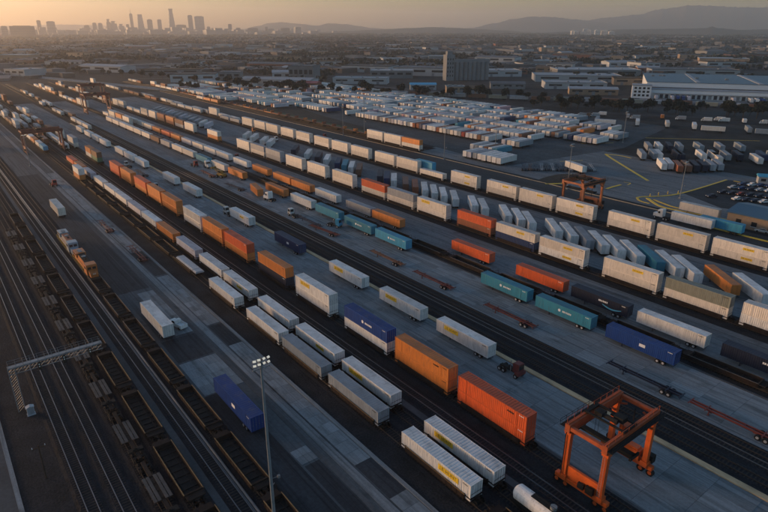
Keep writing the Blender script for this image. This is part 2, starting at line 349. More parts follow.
def container(colour, loc, label, group, L=16.15, rz=0.0, detail=True, logo=None, cat="container", name="shipping_container"):
    """loc = centre of the bottom edge of the door end; runs away along local +Y"""
    t = thing(name, label, cat, loc, rz, group); d = CM[L]; m = P[colour]
    if detail:
        obj("frame", d['frame'], m, t)
        o = obj("side_panel", d['side'], m, t, (-CW / 2 + .02, 0, 0)); lo = o
        o = obj("side_panel", d['side'], m, t, (CW / 2 - .02, 0, 0)); o.scale = (-1, 1, 1)
        obj("roof", d['roof'], ROOF[colour], t); obj("end_wall", d['end'], m, t)
        for s in (1, -1):
            o = obj("door", d['door'], m, t); o.scale = (s, 1, 1)
            obj("lock_rods", d['rod'], galv, o)
    else:
        obj("shell", d['shell'], m, t); obj("roof", d['top'], ROOF[colour], t)
        for s in (1, -1): o = obj("door", d['fdoor'], m, t); o.scale = (s, 1, 1)
    x = -CW / 2 - .004
    if detail: obj("id_marks", WORDS, logo_k if colour in ('white', 'cream', 'silver', 'lilac', 'grey', 'orange', 'olive') else logo_w, t, (x, 1.15, CH * .86)).scale = (1, .7, .55)
    if logo == 'plate':
        p = obj("logo_plate", PLATE, logo_y, t, (x, L * .30, CH * .66)); obj("lettering", HUNT, logo_k, p, (-.014, 0, 0))
    elif logo == 'plate_far':
        p = obj("logo_plate", PLATE, logo_y, t, (x, L * .70, CH * .66)); obj("lettering", HUNT, logo_k, p, (-.014, 0, 0))
    elif logo == 'small':
        p = obj("logo_plate", SMALLPLATE, logo_y, t, (x, L * .36, CH * .62)); obj("lettering", HUNT_S, logo_k, p, (-.014, 0, 0))
    elif logo == 'word': obj("wordmark", WORD, logo_w, t, (x, L * .42, CH * .55)); obj("emblem", MB().bar((-.014, 0, 0), (0, 0, 0), .42, 5).mesh("emblem"), logo_w, t, (x, L * .55, CH * .55))
    elif logo == 'dark': obj("wordmark", WORDS, logo_k, t, (x, L * .22, CH * .72))
    elif logo == 'swoosh':
        obj("wordmark", WORD, logo_w, t, (x, L * .42, CH * .66)); obj("swoosh", SWOOSH, logo_b, t, (x, L * .26, CH * .38))
    elif logo == 'boxes':
        obj("emblem", MB().box(-.014, 0, -.7, .7, -.35, .35).mesh("emblem"), logo_w, t, (x, L * .45, CH * .5))
    return t

# ------------------------------------------------------------------ rail cars
wheelset = MB()
for sx in (-1, 1): wheelset.bar((sx * .70, 0, .46), (sx * .83, 0, .46), .46, 14)
wheelset.bar((-.75, 0, .46), (.75, 0, .46), .08, 6); WS = wheelset.mesh("wheelset")
bg = MB()
for sx in (-1, 1):
    bg.prism([(-1.25, .52), (-.9, .66), (.9, .66), (1.25, .52), (1.25, .38), (.6, .40), (.45, .22), (-.45, .22), (-.6, .40), (-1.25, .38)], sx * 1.0 - .07, sx * 1.0 + .07, 'x')
bg.box(-.95, .95, -.25, .25, .42, .68); BG = bg.mesh("truck")
def bogie(t, y, parentz=.36):
    b = obj("truck", BG, darksteel, t, (0, y, parentz))
    for dy in (-.88, .88): obj("wheelset", WS, darksteel, b, (0, dy, .0))
def well_meshes(Lw):
    h = Lw / 2; d = {}
    s = MB()   # left sill, mirrored for the right
    s.box(-1.52, -1.42, -h + 1.9, h - 1.9, .42, 1.32, 0).box(-1.55, -1.41, -h + 1.7, h - 1.7, 1.32, 1.40, 1)
    n = 12
    for i in range(n):
        y = -h + 2.2 + i * (Lw - 4.4) / (n - 1); s.box(-1.57, -1.52, y - .06, y + .06, .42, 1.30, 0)
    s.box(-1.55, -1.34, -h + 1.9, h - 1.9, .38, .46, 0)
    d['sill'] = s.mesh("side_sill", 2)
    f = MB()
    for i in range(9):
        y = -h + 2.3 + i * (Lw - 4.6) / 8; f.box(-1.42, 1.42, y - .16, y + .16, .40, .56)
    f.box(-1.40, 1.40, -h + 1.9, h - 1.9, .36, .42)
    for x in (-.8, .8): f.box(x - .1, x + .1, -h + 2.0, h - 2.0, .42, .53)
    d['floor'] = f.mesh("well_floor")
    e = MB(); e.box(-1.45, 1.45, h - 2.0, h - 1.75, .45, 1.35).box(-1.35, 1.35, h - 1.75, h - .5, 1.0, 1.12).box(-.35, .35, h - 1.75, h - .1, .62, 1.0).box(-.14, .14, h - .1, h + .35, .7, .95)
    for x in (-1.3, 1.3): e.bar((x, h - .55, 1.1), (x, h - .55, 1.95), .03, 5)
    e.bar((-1.3, h - .55, 1.95), (1.3, h - .55, 1.95), .03, 5); e.box(-1.4, -1.0, h - 1.7, h - .6, 1.12, 1.16)
    d['end'] = e.mesh("end_platform")
    return d
WELL = {L: well_meshes(L) for L in (19.4, 17.6)}
def well_car(x, yc, label, group, Lw=17.6, edge=None, floor=True):
    t = thing("well_car", label, "rail car", (x, yc, .37), 0, group); d = WELL[Lw]
    for s in (1, -1):
        o = obj("side_sill", d['sill'], [carbrown, edge or darksteel], t); o.scale = (s, 1, 1)
        o = obj("end_platform", d['end'], carbrown, t); o.scale = (1, s, 1)
        bogie(t, s * (Lw / 2 - .9), -.02)
    if floor: obj("well_floor", d['floor'], darksteel, t)
    return t

sp = MB().box(-.3, .3, -7.9, 7.9, .55, .95).mesh("centre_sill")
pl = MB()
for x in (-1.15, -.55, .55, 1.15):
    pl.box(x - .24, x + .24, -3.1, 3.1, .95, 1.03)
for y in (-2.8, -.9, .9, 2.8): pl.box(-1.4, 1.4, y - .12, y + .12, .80, .95)
PL = pl.mesh("deck_plate")
sadd = MB().box(-1.2, 1.2, -.5, .5, .85, 1.12).bar((0, 0, 1.12), (0, 0, 1.45), .2, 8).box(-.5, .5, -.3, .3, 1.12, 1.25).mesh("hitch_stand")
deckm = mat("deck_grey", (.055, .054, .054), .75, var=.35, scale=.7, dirt=((.03, .025, .022), .6))
def spine_car(x, yc, label, group):
    t = thing("spine_car", label, "rail car", (x, yc, .37), 0, group)
    obj("centre_sill", sp, carbrown, t); obj("deck_plate", PL, deckm, t, (0, .6, 0)); obj("hitch_stand", sadd, darksteel, t, (0, -5.4, 0))
    bogie(t, -7.0, -.02); bogie(t, 7.0, -.02)

def ordered(rows): return sorted(rows, key=lambda r: r[0])

# row data: (far end Y, [bottom colour, top colour...], logo)
def stack_row(x, rows, where, group, base=.95, cars=True, L=16.15, far_detail=235, edge=None, carlab=None):
    rows = ordered(rows)
    for i, r in enumerate(rows):
        y, cols, logo = r[0], r[1], r[2]; Lc = r[3] if len(r) > 3 else L
        det = y < far_detail
        for k, c in enumerate(cols):
            lv = '' if len(cols) == 1 else ('lower ' if k == 0 else 'upper ')
            lg = logo if (k == len(cols) - 1 or (logo in ('plate', 'small') and i % 3 == 0)) else None
            pos = "nearest the camera" if i == 0 else f"{nth(i)} from the camera"
            container(c, (x + random.uniform(-.03, .03), y - Lc, base + k * (CH + .02)), f"{lv}{NAMEOF[c]} container, {pos} in {where}", group, Lc, detail=det, logo=lg if (det or y < 330) else None)
        if cars:
            pos = "nearest the camera" if i == 0 else f"{nth(i)} from the camera"
            well_car(x, y - Lc / 2, f"loaded well car, {pos} in {where}", "well cars of " + group, 17.6, edge, floor=False)

stack_row(53.9, [(62.8, ['white'], 'plate'), (85.6, ['silver'], None), (104.4, ['silver'], None), (122.2, ['white'], None), (145.3, ['white'], None), (308.9, ['orange', 'white'], None, 12.19),
    (398, ['sky'], None, 12.19), (412, ['white'], None, 12.19), (428, ['orange'], None, 12.19), (445, ['white'], None), (463, ['cream'], None)], "the row beside the loading pad", "containers of the row beside the loading pad", edge=yellowedge)
stack_row(58.9, [(62.7, ['white'], 'plate_far'), (88.2, ['white'], 'plate_far'), (107.1, ['white'], 'small'), (126.2, ['white'], None), (147.4, ['white'], 'small'), (165.0, ['white'], None), (184.6, ['lilac'], None),
    (204.0, ['orange'], None), (221.2, ['white'], None), (238.5, ['lilac'], None), (256.4, ['white'], None), (273.6, ['white'], None), (292.2, ['cream'], None), (313.6, ['lilac'], None), (332, ['orange'], None), (350, ['vermilion'], None)],
    "the long single-stacked row", "containers of the long single-stacked row")
stack_row(70.3, [(66.0, ['vermilion', 'vermilion'], 'dark'), (84.9, ['orange', 'orange'], 'dark'), (103.9, ['white', 'blue'], 'word'), (126.8, ['white', 'white'], 'plate_far'), (148.5, ['dark', 'orange'], None), (172.2, ['orange', 'vermilion'], None),
    (190.4, ['orange', 'orange'], None), (208.4, ['cream', 'white'], None), (232.0, ['orange', 'orange'], None), (250.0, ['orange', 'orange'], None), (268.0, ['orange', 'vermilion'], None), (289.5, ['orange', 'orange'], None), (308.2, ['vermilion', 'vermilion'], None),
    (345, ['green', 'brown'], None, 12.19), (358, ['white', 'orange'], None, 12.19)], "the tall orange stack train", "containers of the tall orange stack train")
stack_row(146.1, [(47.2, ['white', 'cream'], None), (66.2, ['cream', 'olive'], None), (84.4, ['cream', 'cream'], 'small'), (106.9, ['white', 'cream'], 'small'), (125.0, ['navy', 'cream'], 'small'), (143.4, ['rust', 'vermilion'], None), (165.4, ['cream', 'cream'], 'plate_far'),
    (184.0, ['cream', 'grey'], None), (202.0, ['cream', 'vermilion'], None), (225.0, ['cream', 'cream'], None), (247.4, ['cream', 'cream'], None), (268.7, ['cream', 'cream'], None), (291, ['grey', 'grey'], None), (309.2, ['cream', 'grey'], None), (327.5, ['cream', 'cream'], None),
    (371.6, ['orange', 'cream'], None), (412, ['cream', 'cream'], None), (431, ['grey', 'brown'], None), (450, ['rust', 'orange'], None), (470, ['brown', 'rust'], None), (490, ['cream', 'cream'], None), (510, ['cream', 'grey'], None), (530, ['cream'], None), (550, ['cream'], None)],
    "the train before the angled trailers", "containers of the train before the angled trailers", L=16.15, far_detail=215)
stack_row(187.6, [(73.2, ['cream', 'cream'], 'small'), (91.3, ['cream', 'cream'], 'small'), (109.5, ['cream', 'cream'], 'small'), (131.7, ['cream', 'cream'], 'small'), (149.9, ['cream', 'cream'], 'small'), (167.7, ['cream', 'cream'], 'small'), (189.8, ['cream', 'cream'], 'small'), (211.3, ['cream'], None),
    (229.3, ['cream', 'cream'], None), (247.5, ['cream', 'cream'], None), (269.4, ['cream', 'cream'], None), (289.1, ['cream', 'cream'], None), (308.5, ['cream', 'cream'], None), (330.2, ['cream', 'cream'], None), (350.1, ['cream', 'cream'], None), (371, ['cream', 'cream'], None), (389, ['cream', 'cream'], None), (408.6, ['cream', 'cream'], None)],
    "the cream train by the kerb", "containers of the cream train by the kerb", far_detail=200)
stack_row(226.3, [(272.2, ['cream', 'orange'], None), (289.2, ['cream', 'cream'], None), (307.2, ['cream', 'cream'], None)], "the short train by the lot", "containers of the short train by the lot", far_detail=100)
stack_row(187.6 + 3.3, [(218.4, ['sky', 'sky'], None, 12.19)], "the track behind the cream train", "lone container behind the cream train", cars=False, far_detail=0)
stack_row(226.3, [(560, ['orange'], None), (578, ['orange'], None), (596, ['cream'], None)], "the far stretch of the short train", "containers far up the short train track", far_detail=0)

stack_row(64.9, [(402, ['white'], None), (421, ['cream'], None), (439, ['white'], None), (458, ['cream'], None), (490, ['grey'], None), (530, ['cream'], None), (549, ['cream'], None)], "the far inner track", "containers on the far inner track", far_detail=0)
stack_row(93.0, [(470, ['cream'], None), (489, ['white'], None), (508, ['cream'], None), (560, ['cream'], None), (579, ['grey'], None), (640, ['white'], None)], "the far black-rail track", "containers on the far black-rail track", far_detail=0)
stack_row(120.9, [(470, ['cream', 'cream'], None), (489, ['cream', 'orange'], None), (508, ['grey', 'cream'], None), (527, ['cream'], None), (600, ['cream', 'cream'], None), (619, ['cream', 'cream'], None), (638, ['orange'], None), (657, ['cream'], None)], "the far track between pads", "containers on the far track between the pads", far_detail=0)
stack_row(190.9, [(440, ['cream'], None), (459, ['cream'], None), (478, ['cream', 'cream'], None), (497, ['grey'], None), (516, ['cream'], None), (560, ['cream'], None), (579, ['silver'], None), (598, ['cream'], None), (640, ['cream'], None), (659, ['silver'], None)], "the far track by the dirt lot", "containers on the far track by the dirt lot", far_detail=0)
rfar = random.Random(77)
def far_row(x, y0, y1, where, group, fill=.72, base=.95, two=.25, pal=('cream', 'white', 'cream', 'grey', 'silver', 'orange', 'rust', 'cream', 'brown')):
    rows = []; y = y0
    while y < y1:
        if rfar.random() < fill: rows.append((y, [rfar.choice(pal)] + ([rfar.choice(pal)] if rfar.random() < two else []), None))
        y += 18.6
    stack_row(x, rows, where, group, far_detail=0, base=base, cars=base < 1)
far_row(53.9, 485, 800, "the far loading pad track", "containers far up the loading pad track"); far_row(58.9, 392, 800, "the far single-stacked track", "containers far up the single-stacked track")
far_row(70.3, 385, 800, "the far orange train track", "containers far up the orange train track", .6); far_row(97.3, 520, 800, "the middle black-rail track", "containers far up the middle black-rail track", .55)
far_row(146.1, 575, 860, "the far angled trailer track", "containers far up the angled trailer track", .8); far_row(187.6, 430, 860, "the far cream train track", "containers far up the cream train track", .75)
far_row(234.4, 690, 860, "the outermost far track", "containers far up the outermost track", .7); far_row(29.4, 430, 640, "the far locomotive track", "containers far up the locomotive track", .5)
far_row(120.9, 680, 860, "the farthest pad track", "containers on the farthest pad track", .8)
# empties: well cars and spine cars on the left
for i in range(11): well_car(20.4, 61.8 + 18.6 * i, f"empty well car with tan sills, {nth(i)} from the camera beside the spine cars" if i else "empty well car with tan sills nearest the camera beside the spine cars", "empty well cars beside the spine cars", 17.6, yellowedge if i in (0, 1, 2, 3) else tanedge)
for i in range(7): well_car(29.4, 58.0 + 18.2 * i, f"empty well car, {nth(i)} from the camera in the line behind the orange locomotive" if i else "empty well car nearest the camera in the line behind the orange locomotive", "empty well cars behind the locomotives", 17.6, yellowedge if i < 4 else tanedge)
for i in range(11): spine_car(16.4, 60.6 + 16.9 * i, f"bare spine car, {nth(i)} from the camera beside the open main rails" if i else "bare spine car nearest the camera beside the open main rails", "spine cars beside the open main rails")
for i in range(8): well_car(53.9, 166.0 + 18.0 * i, f"empty yellow-edged well car, {nth(i)} from the camera past the white containers by the pad" if i else "empty yellow-edged well car just past the white containers by the pad", "empty well cars past the white containers", 17.6, yellowedge)
well_car(53.9, 35.0, "empty yellow-edged well car at the bottom edge before the white containers", "empty well cars past the white containers", 17.6, yellowedge)
for i in range(12): well_car(120.9, 40.0 + 18.4 * i, f"empty tan-edged well car, {nth(i)} from the camera between the two trailer pads" if i else "empty tan-edged well car nearest the camera between the two trailer pads", "empty well cars between the trailer pads", 17.6, tanedge)
for i in range(9): well_car(230.2, 280 + 18.6 * i, f"empty rusty flat well car, {nth(i)} from the camera by the trailer lot" if i else "empty rusty flat well car nearest the camera on the track by the trailer lot", "empty well cars by the trailer lot", 17.6, yellowedge)
obj("flat_cover", MB().box(-1.25, 1.25, -8, 8, 0, .28).prism([(-1.25, .28), (1.25, .28), (.9, .5), (-.9, .5)], -7.8, 7.8, 'y').mesh("flat_cover"), P['grey'], None, (53.9, 163.2, 1.8), label="low grey covered load lying in the well car past the white containers", category="cover")

# white tarped tank in the foreground
tk = thing("white_tank", "white cylindrical tank on the rails at the bottom edge by the crane", "tank car", (58.9, 36.5, .37))
obj("tank_barrel", MB().bar((0, -6.2, 1.95), (0, 6.2, 1.95), 1.25, 20).bar((0, 6.2, 1.95), (0, 6.6, 1.95), 1.25, 20, r2=.8).mesh("tank_barrel"), P['white'], tk)
obj("walkway", MB().box(-.55, .55, -3.6, 3.6, 3.2, 3.28).bar((-.55, -3.6, 4.1), (-.55, 3.6, 4.1), .03, 5).bar((.55, -3.6, 4.1), (.55, 3.6, 4.1), .03, 5).mesh("walkway"), darksteel, tk)
obj("dome", MB().bar((0, 0, 3.1), (0, 0, 3.75), .5, 14).mesh("dome"), galv, tk); obj("saddle", MB().box(-1.2, 1.2, -6.6, 6.8, .55, .95).mesh("saddle"), darksteel, tk); bogie(tk, 5, -.02); bogie(tk, -5, -.02)

# ------------------------------------------------------------------ road chassis, trailers, tractors
wh = MB().bar((-.28, 0, .5), (.28, 0, .5), .5, 16).mesh("wheel"); whr = MB().bar((-.30, 0, .5), (.30, 0, .5), .27, 12).mesh("rim")
def wheel(t, x, y, z=0.0, s=1.0):
    o = obj("wheel", wh, rubber, t, (x, y, z)); o.scale = (s, s, s); obj("rim", whr, rimm, o)
CHF = MB()
for x in (-.42, .42): CHF.box(x - .07, x + .07, .3, 15.9, .98, 1.16).box(x - .07, x + .07, .3, 15.9, .78, .80).box(x - .02, x + .02, .3, 15.9, .80, .98)
for y in (.2, 3.0, 6.2, 9.5, 12.7, 15.8): CHF.box(-1.2 if y in (.2, 15.8, 3.0, 12.7) else -.5, 1.2 if y in (.2, 15.8, 3.0, 12.7) else .5, y - .1, y + .1, .95, 1.12)
CHF.box(-.9, .9, .15, .25, .55, .65).box(-.5, .5, 1.6, 4.6, .62, .78); CHFm = CHF.mesh("beam_frame")
LEG = MB().box(-.08, .08, -.08, .08, .05, .95).box(-.2, .2, -.2, .2, .0, .06).mesh("landing_leg"); LEGB = MB().bar((-.5, 0, .5), (.5, 0, .5), .03, 5).mesh("leg_brace")
def chassis(loc, rz, colour, label, group, cover_label=None):
    t = thing("container_chassis", label, "chassis", loc, rz, group)
    obj("beam_frame", CHFm, P[colour], t); 
    for x in (-.55, .55): obj("landing_leg", LEG, P[colour], t, (x, 12.2, 0))
    obj("leg_brace", LEGB, P[colour], t, (0, 12.2, 0))
    for y in (2.3, 3.6):
        for x in (-.92, .92): wheel(t, x, y)
    return t
def on_chassis(colour, x, yfar, where, label, group, logo=None, ccol='dark', detail=True, rz=0.0, L=16.15):
    y = yfar - L
    container(colour, (x, y, 1.17), label, group, L, rz, detail, logo)
    chassis((x, y, .06), rz, ccol, f"road chassis under the {where}", "chassis under " + group)

PADI = [(89.3, 'white', 'plate_far'), (111.3, 'white', 'plate_far'), (135.4, 'white', 'plate_far'), (168.8, 'navy', 'boxes'), (204.2, 'white', 'small'), (253.4, 'white', None), (279.6, 'white', None), (323.4, 'white', None), (342.5, 'white', None), (361, 'white', None), (395, 'white', None), (414, 'white', None), (434, 'white', None), (458, 'cream', None)]
for i, (y, c, lg) in enumerate(PADI):
    w = f"{NAMEOF[c]} container, {nth(i)} from the camera along the yellow kerb" if i else f"{NAMEOF[c]} container nearest the camera along the yellow kerb"
    on_chassis(c, 86.3, y, w, w.replace("container", "container on chassis"), "containers on chassis along the yellow kerb", lg, detail=y < 260)
LROW = [(63.3, 'blue', 'boxes'), (83.4, 'teal', 'word'), (102.3, 'teal', 'word'), (151.1, 'sky', 'word'), (169.7, 'teal', 'word'), (189.6, 'teal', None), (208.9, 'white', None), (231.0, 'orange', None), (270.3, 'orange', None), (290.7, 'cream', None), (311.9, 'teal', None), (331.9, 'cream', None), (348.9, 'cream', None),
    (369, 'grey', None), (388, 'brown', None), (406, 'cream', None), (424, 'cream', None), (441, 'cream', None), (458, 'white', None), (476, 'cream', None), (494, 'cream', None)]
for i, (y, c, lg) in enumerate(LROW):
    w = f"{NAMEOF[c]} container, {nth(i)} from the camera on the teal trailer pad" if i else f"{NAMEOF[c]} container nearest the camera on the teal trailer pad"
    on_chassis(c, 115.0, y, w, w.replace("container", "container on chassis"), "containers on chassis on the teal trailer pad", lg, detail=y < 240)
MROW = [(43.2, 'dark', 'swoosh'), (62.8, 'white', None), (81.5, 'dark', 'swoosh'), (100.2, 'vermilion', None), (126.7, 'vermilion', None), (169.2, 'orange', None), (186.6, 'grey', None), (209.7, 'white', None), (230.1, 'orange', None), (247.3, 'orange', None), (269.0, 'orange', None), (291.3, 'white', None), (313.4, 'white', None),
    (331, 'white', None), (349, 'cream', None), (367, 'lilac', None), (386, 'orange', None), (404, 'vermilion', None), (423, 'orange', None), (441, 'cream', None), (459, 'cream', None), (478, 'cream', None), (497, 'cream', None), (516, 'cream', None), (535, 'cream', None)]
for i, (y, c, lg) in enumerate(MROW):
    w = f"{NAMEOF[c]} container, {nth(i)} from the camera on the red-orange trailer pad" if i else f"{NAMEOF[c]} container nearest the camera on the red-orange trailer pad"
    on_chassis(c, 127.3, y, w, w.replace("container", "container on chassis"), "containers on chassis on the red-orange trailer pad", lg, detail=y < 240)
on_chassis('white', 34.4, 140.9, "white container parked beside the pale pickup", "white container on chassis parked beside the pale pickup on the loading pad", "containers on the loading pad")
on_chassis('blue', 35.2, 97.6, "deep blue container on the loading pad", "deep blue container on chassis near the tall floodlight mast", "containers on the loading pad", 'boxes')
on_chassis('cream', 34.9, 259.0, "cream container far up the loading pad", "cream container on chassis alone far up the loading pad", "containers on the loading pad")
# bare chassis on the second pad
for i, (x, y, rz, c, lab) in enumerate([(104.6, 40.5, 0, 'dark', "bare black road chassis with tandem wheels on the teal trailer pad"), (104.4, 23.0, 0, 'maroon', "bare dull red road chassis nearest the camera on the teal trailer pad"), (104.8, 76.0, 0, 'maroon', "bare dull red road chassis opposite the two teal containers"),
    (104.8, 104.0, 0, 'maroon', "bare dull red road chassis before the bright teal container"), (105.0, 125.5, 0, 'brown', "bare brown road chassis beside the black rails"), (104.8, 160.0, 0.1, 'maroon', "bare dull red road chassis next to the blue tractor"), (105.2, 172.0, 0, 'dark', "bare dark road chassis hitched to the pale tractor"),
    (106.0, 236.0, .1, 'dark', "bare dark road chassis near the yellow loader"), (105.6, 268.0, 0, 'maroon', "bare dull red road chassis beyond the yellow loader"), (44.5, 152.0 + 60, 0, 'maroon', "bare dull red road chassis parked at the slab strip of the loading pad"), (45.2, 177, 0, 'maroon', "bare dull red road chassis by the slab strip beside the lane lines"),
    (80.5, 289, 0, 'dark', "bare dark road chassis before the far white kerb containers")]):
    chassis((x, y, .09), rz, c, lab, "bare road chassis")

# box trailers (road trailers): angled rows and the lot
TRL = 14.6
tb = MB().box(-1.28, 1.28, 0, TRL, 1.1, 3.98)
for i in range(8):
    y = .3 + i * (TRL - .7) / 7; tb.box(-1.30, -1.28, y, y + .12, 1.12, 3.95).box(1.28, 1.30, y, y + .12, 1.12, 3.95)
tb.box(-1.31, 1.31, -.02, .12, 1.05, 4.0).box(-1.31, 1.31, TRL - .12, TRL + .02, 1.05, 4.0)
TB = tb.mesh("box_body"); TR = MB().box(-1.25, 1.25, .12, TRL - .12, 3.98, 4.04).mesh("roof"); TD = MB().box(.02, 1.2, -.06, -.02, 1.2, 3.9).box(.5, .56, -.09, -.06, 1.15, 3.92).mesh("door")
TS = MB().box(-1.0, 1.0, 1.2, 4.6, .75, 1.1).box(-1.2, 1.2, .0, .12, .5, .62).box(-.06, .06, .05, .1, .6, 1.1)
TSm = TS.mesh("bogie_frame"); TW = MB()
for y in (2.0, 3.3):
    for x in (-.95, .95): TW.bar((x - .28, y, .5), (x + .28, y, .5), .5, 12)
TWm = TW.mesh("wheels"); TW1 = MB().bar((-1.2, 0, .5), (-.62, 0, .5), .5, 12).bar((.62, 0, .5), (1.2, 0, .5), .5, 12).bar((-.7, 0, .5), (.7, 0, .5), .07, 6).mesh("wheelset")
def trailer(loc, rz, colour, label, group):
    t = thing("box_trailer", label, "trailer", loc, rz, group)
    obj("box_body", TB, P[colour], t); obj("roof", TR, ROOF[colour], t)
    for s in (1, -1): o = obj("door", TD, P[colour], t); o.scale = (s, 1, 1)
    b = obj("bogie_frame", TSm, darksteel, t)
    for y in (2.0, 3.3): obj("wheelset", TW1, rubber, b, (0, y, 0))
    obj("landing_leg", LEG, darksteel, t, (-.6, TRL - 3, 0)); obj("landing_leg", LEG, darksteel, t, (.6, TRL - 3, 0))
HA = math.radians(-39)
ANG = [(58.8, 'white'), (66.1, 'orange'), (76.0, 'white'), (81.3, 'white'), (87.2, 'teal'), (93.4, 'white'), (99.5, 'white'), (105.1, 'white'), (110.2, 'grey'), (116.3, 'white'), (122.3, 'white'), (133.1, 'white'), (138.4, 'white'), (144.3, 'white'), (155.8, 'white'), (160.8, 'white'), (171.8, 'white'), (177.9, 'white'), (183.6, 'white'), (189.5, 'white'), (196.2, 'rust'),
       (202.6, 'brown'), (210.6, 'white'), (216, 'navy'), (221, 'dark'), (238, 'brown'), (244, 'white'), (250, 'teal'), (256, 'navy'), (267, 'white'), (275, 'dark'), (286, 'white'), (300, 'dark'), (330, 'white'), (338, 'white'), (352, 'white'), (362, 'white')]
for i, (y, c) in enumerate(ANG):
    dx, dy = math.sin(-HA), math.cos(HA)
    far = (169.8, y + random.uniform(-.3, .3)); near = (far[0] - dx * TRL, far[1] - dy * TRL)
    trailer((near[0], near[1], .06), HA, c, f"{NAMEOF[c]} box trailer, {nth(i)} from the camera in the angled row" if i else f"{NAMEOF[c]} box trailer nearest the camera in the angled row", "box trailers in the angled row")
for i in range(12):
    y = 408 + i * 10.0; c = random.choice(['silver', 'white', 'silver', 'lilac'])
    trailer((158.5, y, .06), math.radians(-38), c, f"{NAMEOF[c]} box trailer, {nth(i)} from the camera in the far angled row" if i else f"{NAMEOF[c]} box trailer nearest in the far angled row", "box trailers in the far angled row")
# the trailer lot: rows of trailers parked side by side, running along X
LOT = [(233.5, 203, 230, "the first short lot row", 0), (251.5, 222, 248, "the second short lot row", 0), (277.5, 228, 420, "the third row of the trailer lot", 0), (301.0, 238, 500, "the fourth row of the trailer lot", 0), (323.0, 206, 540, "the fifth row of the trailer lot", 0), (347.0, 206, 570, "the sixth row of the trailer lot", 0), (371.0, 226, 620, "the seventh row of the trailer lot", 0)]
cand = []; TC = ['white', 'cream', 'lilac', 'silver', 'orange', 'rust', 'teal', 'navy', 'red', 'pink', 'brown']
for x, y0, y1, where, _ in LOT:
    y = y0; i = 0
    while y < y1:
        if random.random() < .93:
            c = random.choices(TC, [44, 14, 16, 18, 2, 4, 1.5, 3, 1, 1, 3])[0]; flip = random.random() < .15; jx = random.uniform(-.5, .5)
            rz = R(-90 + random.uniform(-1.2, 1.2) + 5); loc = (x + jx, y, .08)
            if flip: loc = (x + TRL + jx, y + .9, .08); rz += math.pi
            cand.append((math.hypot(x, y), loc, rz, c, f"{NAMEOF[c]} box trailer, {nth(i)} from the camera in {where}" if i else f"{NAMEOF[c]} box trailer nearest the camera in {where}")); i += 1
        y += 3.5 if random.random() < .95 else random.uniform(7, 15)
cand.sort(key=lambda q: q[0]); lot_rest = cand[170:]
for q in cand[:170]: trailer(q[1], q[2], q[3], q[4], "box trailers in the trailer lot")
for i, (x, y, c) in enumerate([(300, 152, 'white'), (303.8, 150.6, 'white'), (301.5, 144.6, 'rust'), (305, 142, 'brown'), (309, 140, 'dark'), (313, 138, 'dark'), (317, 136, 'grey'), (321, 134, 'grey'), (338, 142, 'cream'), (352, 128, 'white'), (360, 120, 'cream'), (366, 112, 'grey'), (330, 158, 'dark'), (322, 166, 'white')]):
    trailer((x - 11.5, y - 9, .08), R(-52), c, f"{NAMEOF[c]} box trailer, {nth(i)} beyond the car park" if i else "white box trailer at the left end of the row beyond the car park", "box trailers beyond the car park")

# far part of the lot: too many to tell apart, one mass
ft = MB(); rf_ = random.Random(8); fcols = ['white', 'cream', 'silver', 'lilac', 'rust', 'teal', 'orange', 'navy', 'pink']
for _d, loc, rz, c, _l in lot_rest:
    x = loc[0] if abs(rz) < 1.7 else loc[0] - TRL
    m = fcols.index(c) if c in fcols else 0; y = loc[1]; ft.box(x, x + TRL, y - 1.28, y + 1.28, 1.12, 4.02, m); ft.box(x + 1.2, x + 4, y - 1.1, y + 1.1, .1, 1.12, 9)
for x, y0, y1 in ((272, 430, 640), (295, 510, 690), (319, 550, 720), (343, 580, 730), (394, 270, 660), (252, 470, 720), (240, 560, 740), (268, 660, 760), (300, 700, 790)):
    y = y0
    while y < y1:
        if rf_.random() < .82:
            m = rf_.choices(range(9), [42, 12, 18, 14, 4, 3, 3, 3, 3])[0]; ft.box(x, x + TRL, y - 1.28, y + 1.28, 1.12, 4.02, m); ft.box(x + 1.2, x + 4, y - 1.1, y + 1.1, .1, 1.12, 9)
        y += 4.2 if rf_.random() < .92 else 14
obj("far_trailers", ft.mesh("far_trailers", 10), [P[c] for c in fcols] + [rubber], kind='stuff', label="mass of parked trailers filling the far end of the trailer lot", category="trailers")
for rw_, (x0, y0, x1, y1, n, where) in enumerate([(316, 172, 405, 92, 20, "the first dark row by the lot"), (340, 182, 436, 104, 22, "the second dark row by the lot")]):
    for i in range(n):
        if random.random() < .2: continue
        u = i / (n - 1); c = random.choices(['dark', 'grey', 'brown', 'green', 'rust', 'teal', 'navy', 'white', 'silver', 'maroon'], [30, 22, 2, 0, 0, 4, 6, 24, 20, 0])[0]
        trailer((x0 + (x1 - x0) * u - 11.5, y0 + (y1 - y0) * u - 9, .08), R(-52 + random.uniform(-2, 2)), c, f"{NAMEOF[c]} box trailer, {nth(i) if i else 'first'} from the left in {where}", "box trailers in the dark rows")
for i in range(9):
    c = random.choice(['white', 'white', 'silver', 'cream']); x, y = 398 + i * 7.4 + random.uniform(-2, 2), 258 - i * 15.5 + random.uniform(-3, 3)
    trailer((x, y, .08), R(random.choice([28, 30, -62, -60])), c, f"{NAMEOF[c]} box trailer, {nth(i) if i else 'first'} from the left on the back road", "box trailers along the back road")
for i in range(13):
    chassis((233.5 + i * 2.2, 186 - i * 1.9, .08), R(-48 + random.uniform(-3, 3)), random.choice(['dark', 'dark', 'brown', 'grey']), f"bare dark chassis, {nth(i) if i else 'first'} from the left in the bundle behind the brown crane", "bare chassis bundle behind the brown crane")
